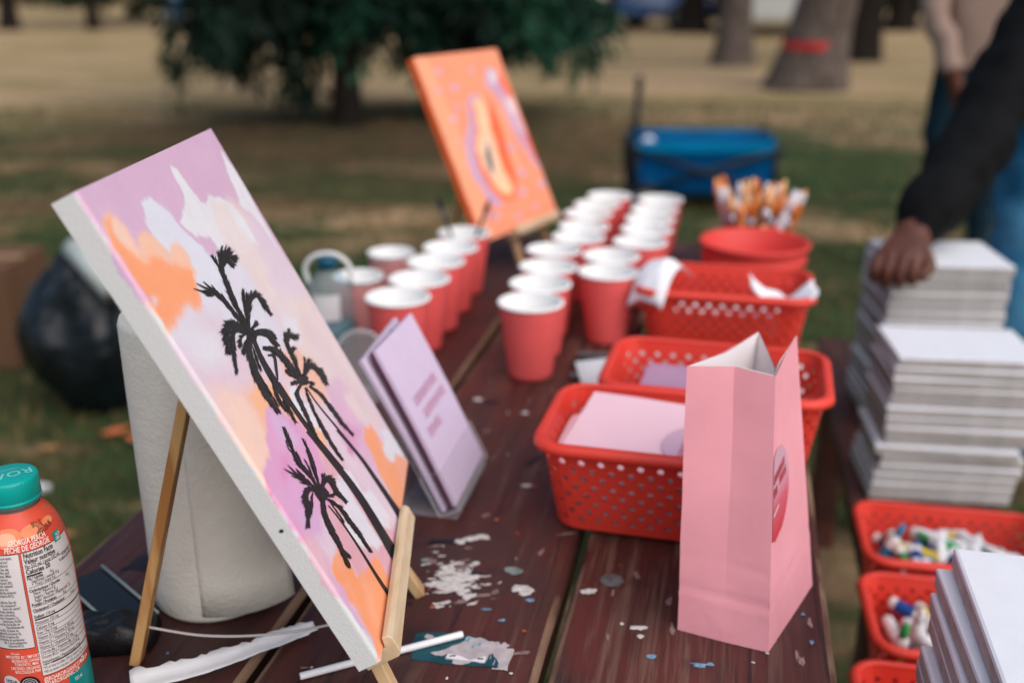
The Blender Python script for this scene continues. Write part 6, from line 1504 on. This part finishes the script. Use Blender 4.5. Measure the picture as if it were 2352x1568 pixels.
# ------------------------------------------------------------------ people
SKIN = mat('dark_brown_skin', s(94, 55, 42), .5, .4, var=.15, vscale=22, sss=.15)
NAIL = mat('nails', s(178, 128, 116), .35, .5)
def figure(name, label, J, E, root, mats, loc, sub=2):
    """J: joint -> (pos, radius, material index); one continuous skin"""
    t = thing(name, label, 'person', loc); names = list(J)
    me = bpy.data.meshes.new('body'); me.from_pydata([J[k][0] for k in names], [(names.index(a), names.index(b)) for a, b in E], [])
    o = bpy.data.objects.new('body', me); COL.objects.link(o)
    o.modifiers.new('skin', 'SKIN'); sk = me.skin_vertices[0].data if me.skin_vertices else None
    if sk is None:
        bm = bmesh.new(); bm.from_mesh(me); bm.verts.layers.skin.verify(); bm.to_mesh(me); bm.free(); sk = me.skin_vertices[0].data
    for i, k in enumerate(names):
        r = J[k][1]; r = r if hasattr(r, '__len__') else (r, r); sk[i].radius = r; sk[i].use_root = (k == root)
    k2 = o.modifiers.new('sub', 'SUBSURF'); k2.levels = sub; k2.render_levels = sub
    dg = bpy.context.evaluated_depsgraph_get(); dg.update(); nm = bpy.data.meshes.new_from_object(o.evaluated_get(dg)); bpy.data.objects.remove(o); bpy.data.meshes.remove(me)
    nm.materials.clear()
    for m in mats: nm.materials.append(m)
    segs = [(Vector(J[a][0]), Vector(J[b][0]), J[a][2], J[b][2], J[a][1], J[b][1]) for a, b in E]
    for p in nm.polygons:
        c = p.center; best = 1e9; mi = 0
        for a, b, ma, mb, ra, rb in segs:
            d = b - a; t_ = max(0, min(1, (c - a).dot(d) / max(1e-9, d.length_squared))); q = (c - (a + d * t_)).length - (max(ra) if hasattr(ra, '__len__') else ra) * .6
            if q < best: best = q; mi = ma if t_ < .5 else mb
        p.material_index = mi; p.use_smooth = True
    co = [v.co.copy() for v in nm.vertices]; nr = [v.normal.copy() for v in nm.vertices]; cl = [0] * len(co)
    for p in nm.polygons:
        for v in p.vertices: cl[v] = max(cl[v], 2 if p.material_index in (0, 1) else 1)
    for i, v in enumerate(nm.vertices):
        if cl[i] == 2:
            c = co[i]; f_ = mnoise.noise((c.x * 9, c.y * 9, c.z * 16)) * .014 + abs(mnoise.noise((c.x * 16 + 3, c.y * 16, c.z * 26))) * -.012; v.co = c + nr[i] * f_
    nm.name = 'body'; return t, link('body', nm, t, world=True)
M_JK = mat('black_jacket_cloth', s(11, 12, 14), .85, .15, var=.25, vscale=10, bump=.5, bscale=24)
M_JEAN = mat('teal_blue_denim', s(26, 92, 130), .85, .2, col2=s(84, 144, 180), vscale=7, lo=.38, hi=.72, bump=.4, bscale=120)
M_SHOE = mat('dark_shoe', s(26, 26, 28), .5, .4)
M_HAIR = mat('black_hair', s(18, 15, 14), .5, .4, var=.3, vscale=60)
W = Vector((.336, 1.950, .826)); 
J = {'pelvis': ((.84, 2.80, .94), (.150, .125), 1), 'waist': ((.82, 2.74, 1.06), (.145, .115), 0), 'chest': ((.83, 2.70, 1.24), (.165, .125), 0), 'neck': ((.80, 2.58, 1.40), .058, 2), 'head': ((.78, 2.52, 1.49), (.085, .095), 2), 'crown_': ((.765, 2.48, 1.58), (.080, .088), 2),
     'sh_l': ((.700, 2.64, 1.28), .088, 0), 'el_l': ((.492, 2.265, .965), .080, 0), 'fo_l': ((.425, 2.120, .905), .074, 0), 'cu_l': ((.353, 1.982, .846), .058, 0), 'wr_l': (tuple(W), .027, 2),
     'sh_r': ((.98, 2.74, 1.30), .085, 0), 'el_r': ((1.03, 2.62, 1.03), .066, 0), 'wr_r': ((.98, 2.42, .90), .034, 0), 'ha_r': ((.965, 2.35, .87), (.036, .018), 2), 'fi_r': ((.955, 2.28, .845), (.030, .014), 2),
     'hip_l': ((.755, 2.77, .86), .108, 1), 'kn_l': ((.725, 2.66, .48), .078, 1), 'an_l': ((.770, 2.70, .12), .058, 1), 'he_l': ((.770, 2.71, .05), .045, 3), 'to_l': ((.735, 2.56, .035), (.045, .03), 3),
     'hip_r': ((.935, 2.80, .86), .108, 1), 'kn_r': ((.955, 2.74, .48), .078, 1), 'an_r': ((.96, 2.80, .12), .058, 1), 'he_r': ((.96, 2.81, .05), .045, 3), 'to_r': ((.945, 2.65, .035), (.045, .03), 3)}
E_ = [('pelvis', 'waist'), ('waist', 'chest'), ('chest', 'neck'), ('neck', 'head'), ('head', 'crown_'), ('chest', 'sh_l'), ('sh_l', 'el_l'), ('el_l', 'fo_l'), ('fo_l', 'cu_l'), ('cu_l', 'wr_l'), ('chest', 'sh_r'), ('sh_r', 'el_r'), ('el_r', 'wr_r'), ('wr_r', 'ha_r'), ('ha_r', 'fi_r'),
      ('pelvis', 'hip_l'), ('hip_l', 'kn_l'), ('kn_l', 'an_l'), ('an_l', 'he_l'), ('he_l', 'to_l'), ('pelvis', 'hip_r'), ('hip_r', 'kn_r'), ('kn_r', 'an_r'), ('an_r', 'he_r'), ('he_r', 'to_r')]
# left hand: palm and five curled fingers closing on the canvas edge
ax = Vector((-.13, -.30, -.11)).normalized(); sx = Vector((-.80, .25, .05)).normalized(); up = sx.cross(ax).normalized()
if up.z < 0: up = -up
PK = W + ax * .050
J['palm'] = (tuple(PK), (.046, .027), 2); E_.append(('wr_l', 'palm'))
for i, (o_, l1, l2, l3) in enumerate(((.032, .034, .028, .022), (.011, .038, .031, .024), (-.011, .035, .029, .022), (-.031, .029, .024, .018))):
    b = PK + sx * o_ + ax * .030; p1_ = b + ax * l1 * .62 - up * l1 * .35; p2_ = p1_ - ax * l2 * .10 - up * l2 * .95; p3_ = p2_ - ax * l3 * .9 - up * l3 * .2
    for nm_, pp_, rr in ((f'k{i}', b, .0145), (f'a{i}', p1_, .0122), (f'b{i}', p2_, .0110), (f'c{i}', p3_, .0098)): J[nm_] = (tuple(pp_), rr, 2)
    E_ += [('palm', f'k{i}'), (f'k{i}', f'a{i}'), (f'a{i}', f'b{i}'), (f'b{i}', f'c{i}')]
tb = PK - ax * .012 + sx * -.030; t1_ = tb - sx * .022 + ax * .026 - up * .012; t2_ = t1_ + ax * .030 + sx * .010 - up * .012
for nm_, pp_, rr in (('th0', tb, .018), ('th1', t1_, .0145), ('th2', t2_, .0115)): J[nm_] = (tuple(pp_), rr, 2)
E_ += [('palm', 'th0'), ('th0', 'th1'), ('th1', 'th2')]
per1, body1 = figure('person', 'person in a black jacket and blue jeans reaching down to the canvas piles', J, E_, 'pelvis', [M_JK, M_JEAN, SKIN, M_SHOE], (.84, 2.75, 0), 3)
V = []; hc = Vector((.78, 2.53, 1.545))
for j in range(13):
    for i in range(22):
        ph, a = math.pi * j / 12 * .72, 2 * math.pi * i / 22; d = Vector((math.cos(a) * math.sin(ph), math.sin(a) * math.sin(ph), math.cos(ph))); V.append(hc + d * (.112 + .012 * mnoise.noise(d * 6)) + Vector((.01, .02, 0)))
mk('hair', V, [(j * 22 + i, j * 22 + (i + 1) % 22, (j + 1) * 22 + (i + 1) % 22, (j + 1) * 22 + i) for j in range(12) for i in range(22)], M_HAIR, per1, smooth=True, world=True)
M_TAN = mat('tan_shirt_cloth', s(150, 126, 114), .85, .2, var=.08, vscale=8, bump=.4, bscale=30)
M_DKP = mat('dark_teal_trousers', s(22, 46, 58), .85, .2, var=.12, vscale=8)
bx_, by_ = .965, 4.62
def o2(x, y, z): return (bx_ + x, by_ + y, z)
J2 = {'pelvis': (o2(0, 0, .98), (.165, .13), 0), 'waist': (o2(0, 0, 1.06), (.15, .115), 0), 'chest': (o2(0, .01, 1.30), (.175, .125), 0), 'neck': (o2(0, 0, 1.50), .06, 2), 'head': (o2(0, -.02, 1.62), (.085, .1), 2), 'top': (o2(0, -.01, 1.72), (.08, .09), 2),
      'sh_l': (o2(-.20, 0, 1.40), .075, 0), 'el_l': (o2(-.215, -.10, 1.14), .062, 0), 'cu_l': (o2(-.150, -.20, .975), .055, 0), 'wr_l': (o2(-.125, -.21, .90), .030, 2), 'ha_l': (o2(-.110, -.21, .85), (.036, .022), 2), 'fi_l': (o2(-.095, -.20, .78), (.028, .018), 2),
      'sh_r': (o2(.20, 0, 1.40), .075, 0), 'el_r': (o2(.26, .03, 1.12), .06, 0), 'wr_r': (o2(.25, -.10, .93), .03, 2), 'ha_r': (o2(.245, -.13, .87), (.03, .018), 2),
      'hip_l': (o2(-.10, 0, .85), .10, 1), 'kn_l': (o2(-.10, -.02, .48), .07, 1), 'an_l': (o2(-.10, .02, .1), .052, 1), 'to_l': (o2(-.11, -.14, .04), (.045, .03), 3), 'hip_r': (o2(.10, 0, .85), .10, 1), 'kn_r': (o2(.10, -.02, .48), .07, 1), 'an_r': (o2(.10, .02, .1), .052, 1), 'to_r': (o2(.11, -.14, .04), (.045, .03), 3)}
E2 = [('pelvis', 'waist'), ('waist', 'chest'), ('chest', 'neck'), ('neck', 'head'), ('head', 'top'), ('chest', 'sh_l'), ('sh_l', 'el_l'), ('el_l', 'cu_l'), ('cu_l', 'wr_l'), ('wr_l', 'ha_l'), ('ha_l', 'fi_l'), ('chest', 'sh_r'), ('sh_r', 'el_r'), ('el_r', 'wr_r'), ('wr_r', 'ha_r'), ('pelvis', 'hip_l'), ('hip_l', 'kn_l'), ('kn_l', 'an_l'), ('an_l', 'to_l'), ('pelvis', 'hip_r'), ('hip_r', 'kn_r'), ('kn_r', 'an_r'), ('an_r', 'to_r')]
figure('person', 'person in a tan top standing behind the person in black', J2, E2, 'pelvis', [M_TAN, M_DKP, SKIN, M_SHOE], (bx_, by_, 0))
q = at_z(408, 86, 0); bx_, by_ = q.x, q.y
J3 = {k: (o2(v[0][0] - .965, v[0][1] - 4.62, v[0][2]), v[1], v[2]) for k, v in J2.items()}
J3['kn_l'] = (o2(-.10, -.14, .50), .07, 1); J3['an_l'] = (o2(-.11, -.16, .1), .052, 1); J3['to_l'] = (o2(-.12, -.32, .04), (.045, .03), 3); J3['an_r'] = (o2(.10, .22, .14), .052, 1); J3['to_r'] = (o2(.11, .08, .04), (.045, .03), 3)
figure('person', 'distant person in a pale top and blue trousers walking at upper left', J3, E2, 'pelvis', [mat('pale_top', s(176, 184, 190), .8, .2), mat('blue_trousers', s(30, 76, 110), .8, .2), SKIN, M_SHOE], (bx_, by_, 0), 1)
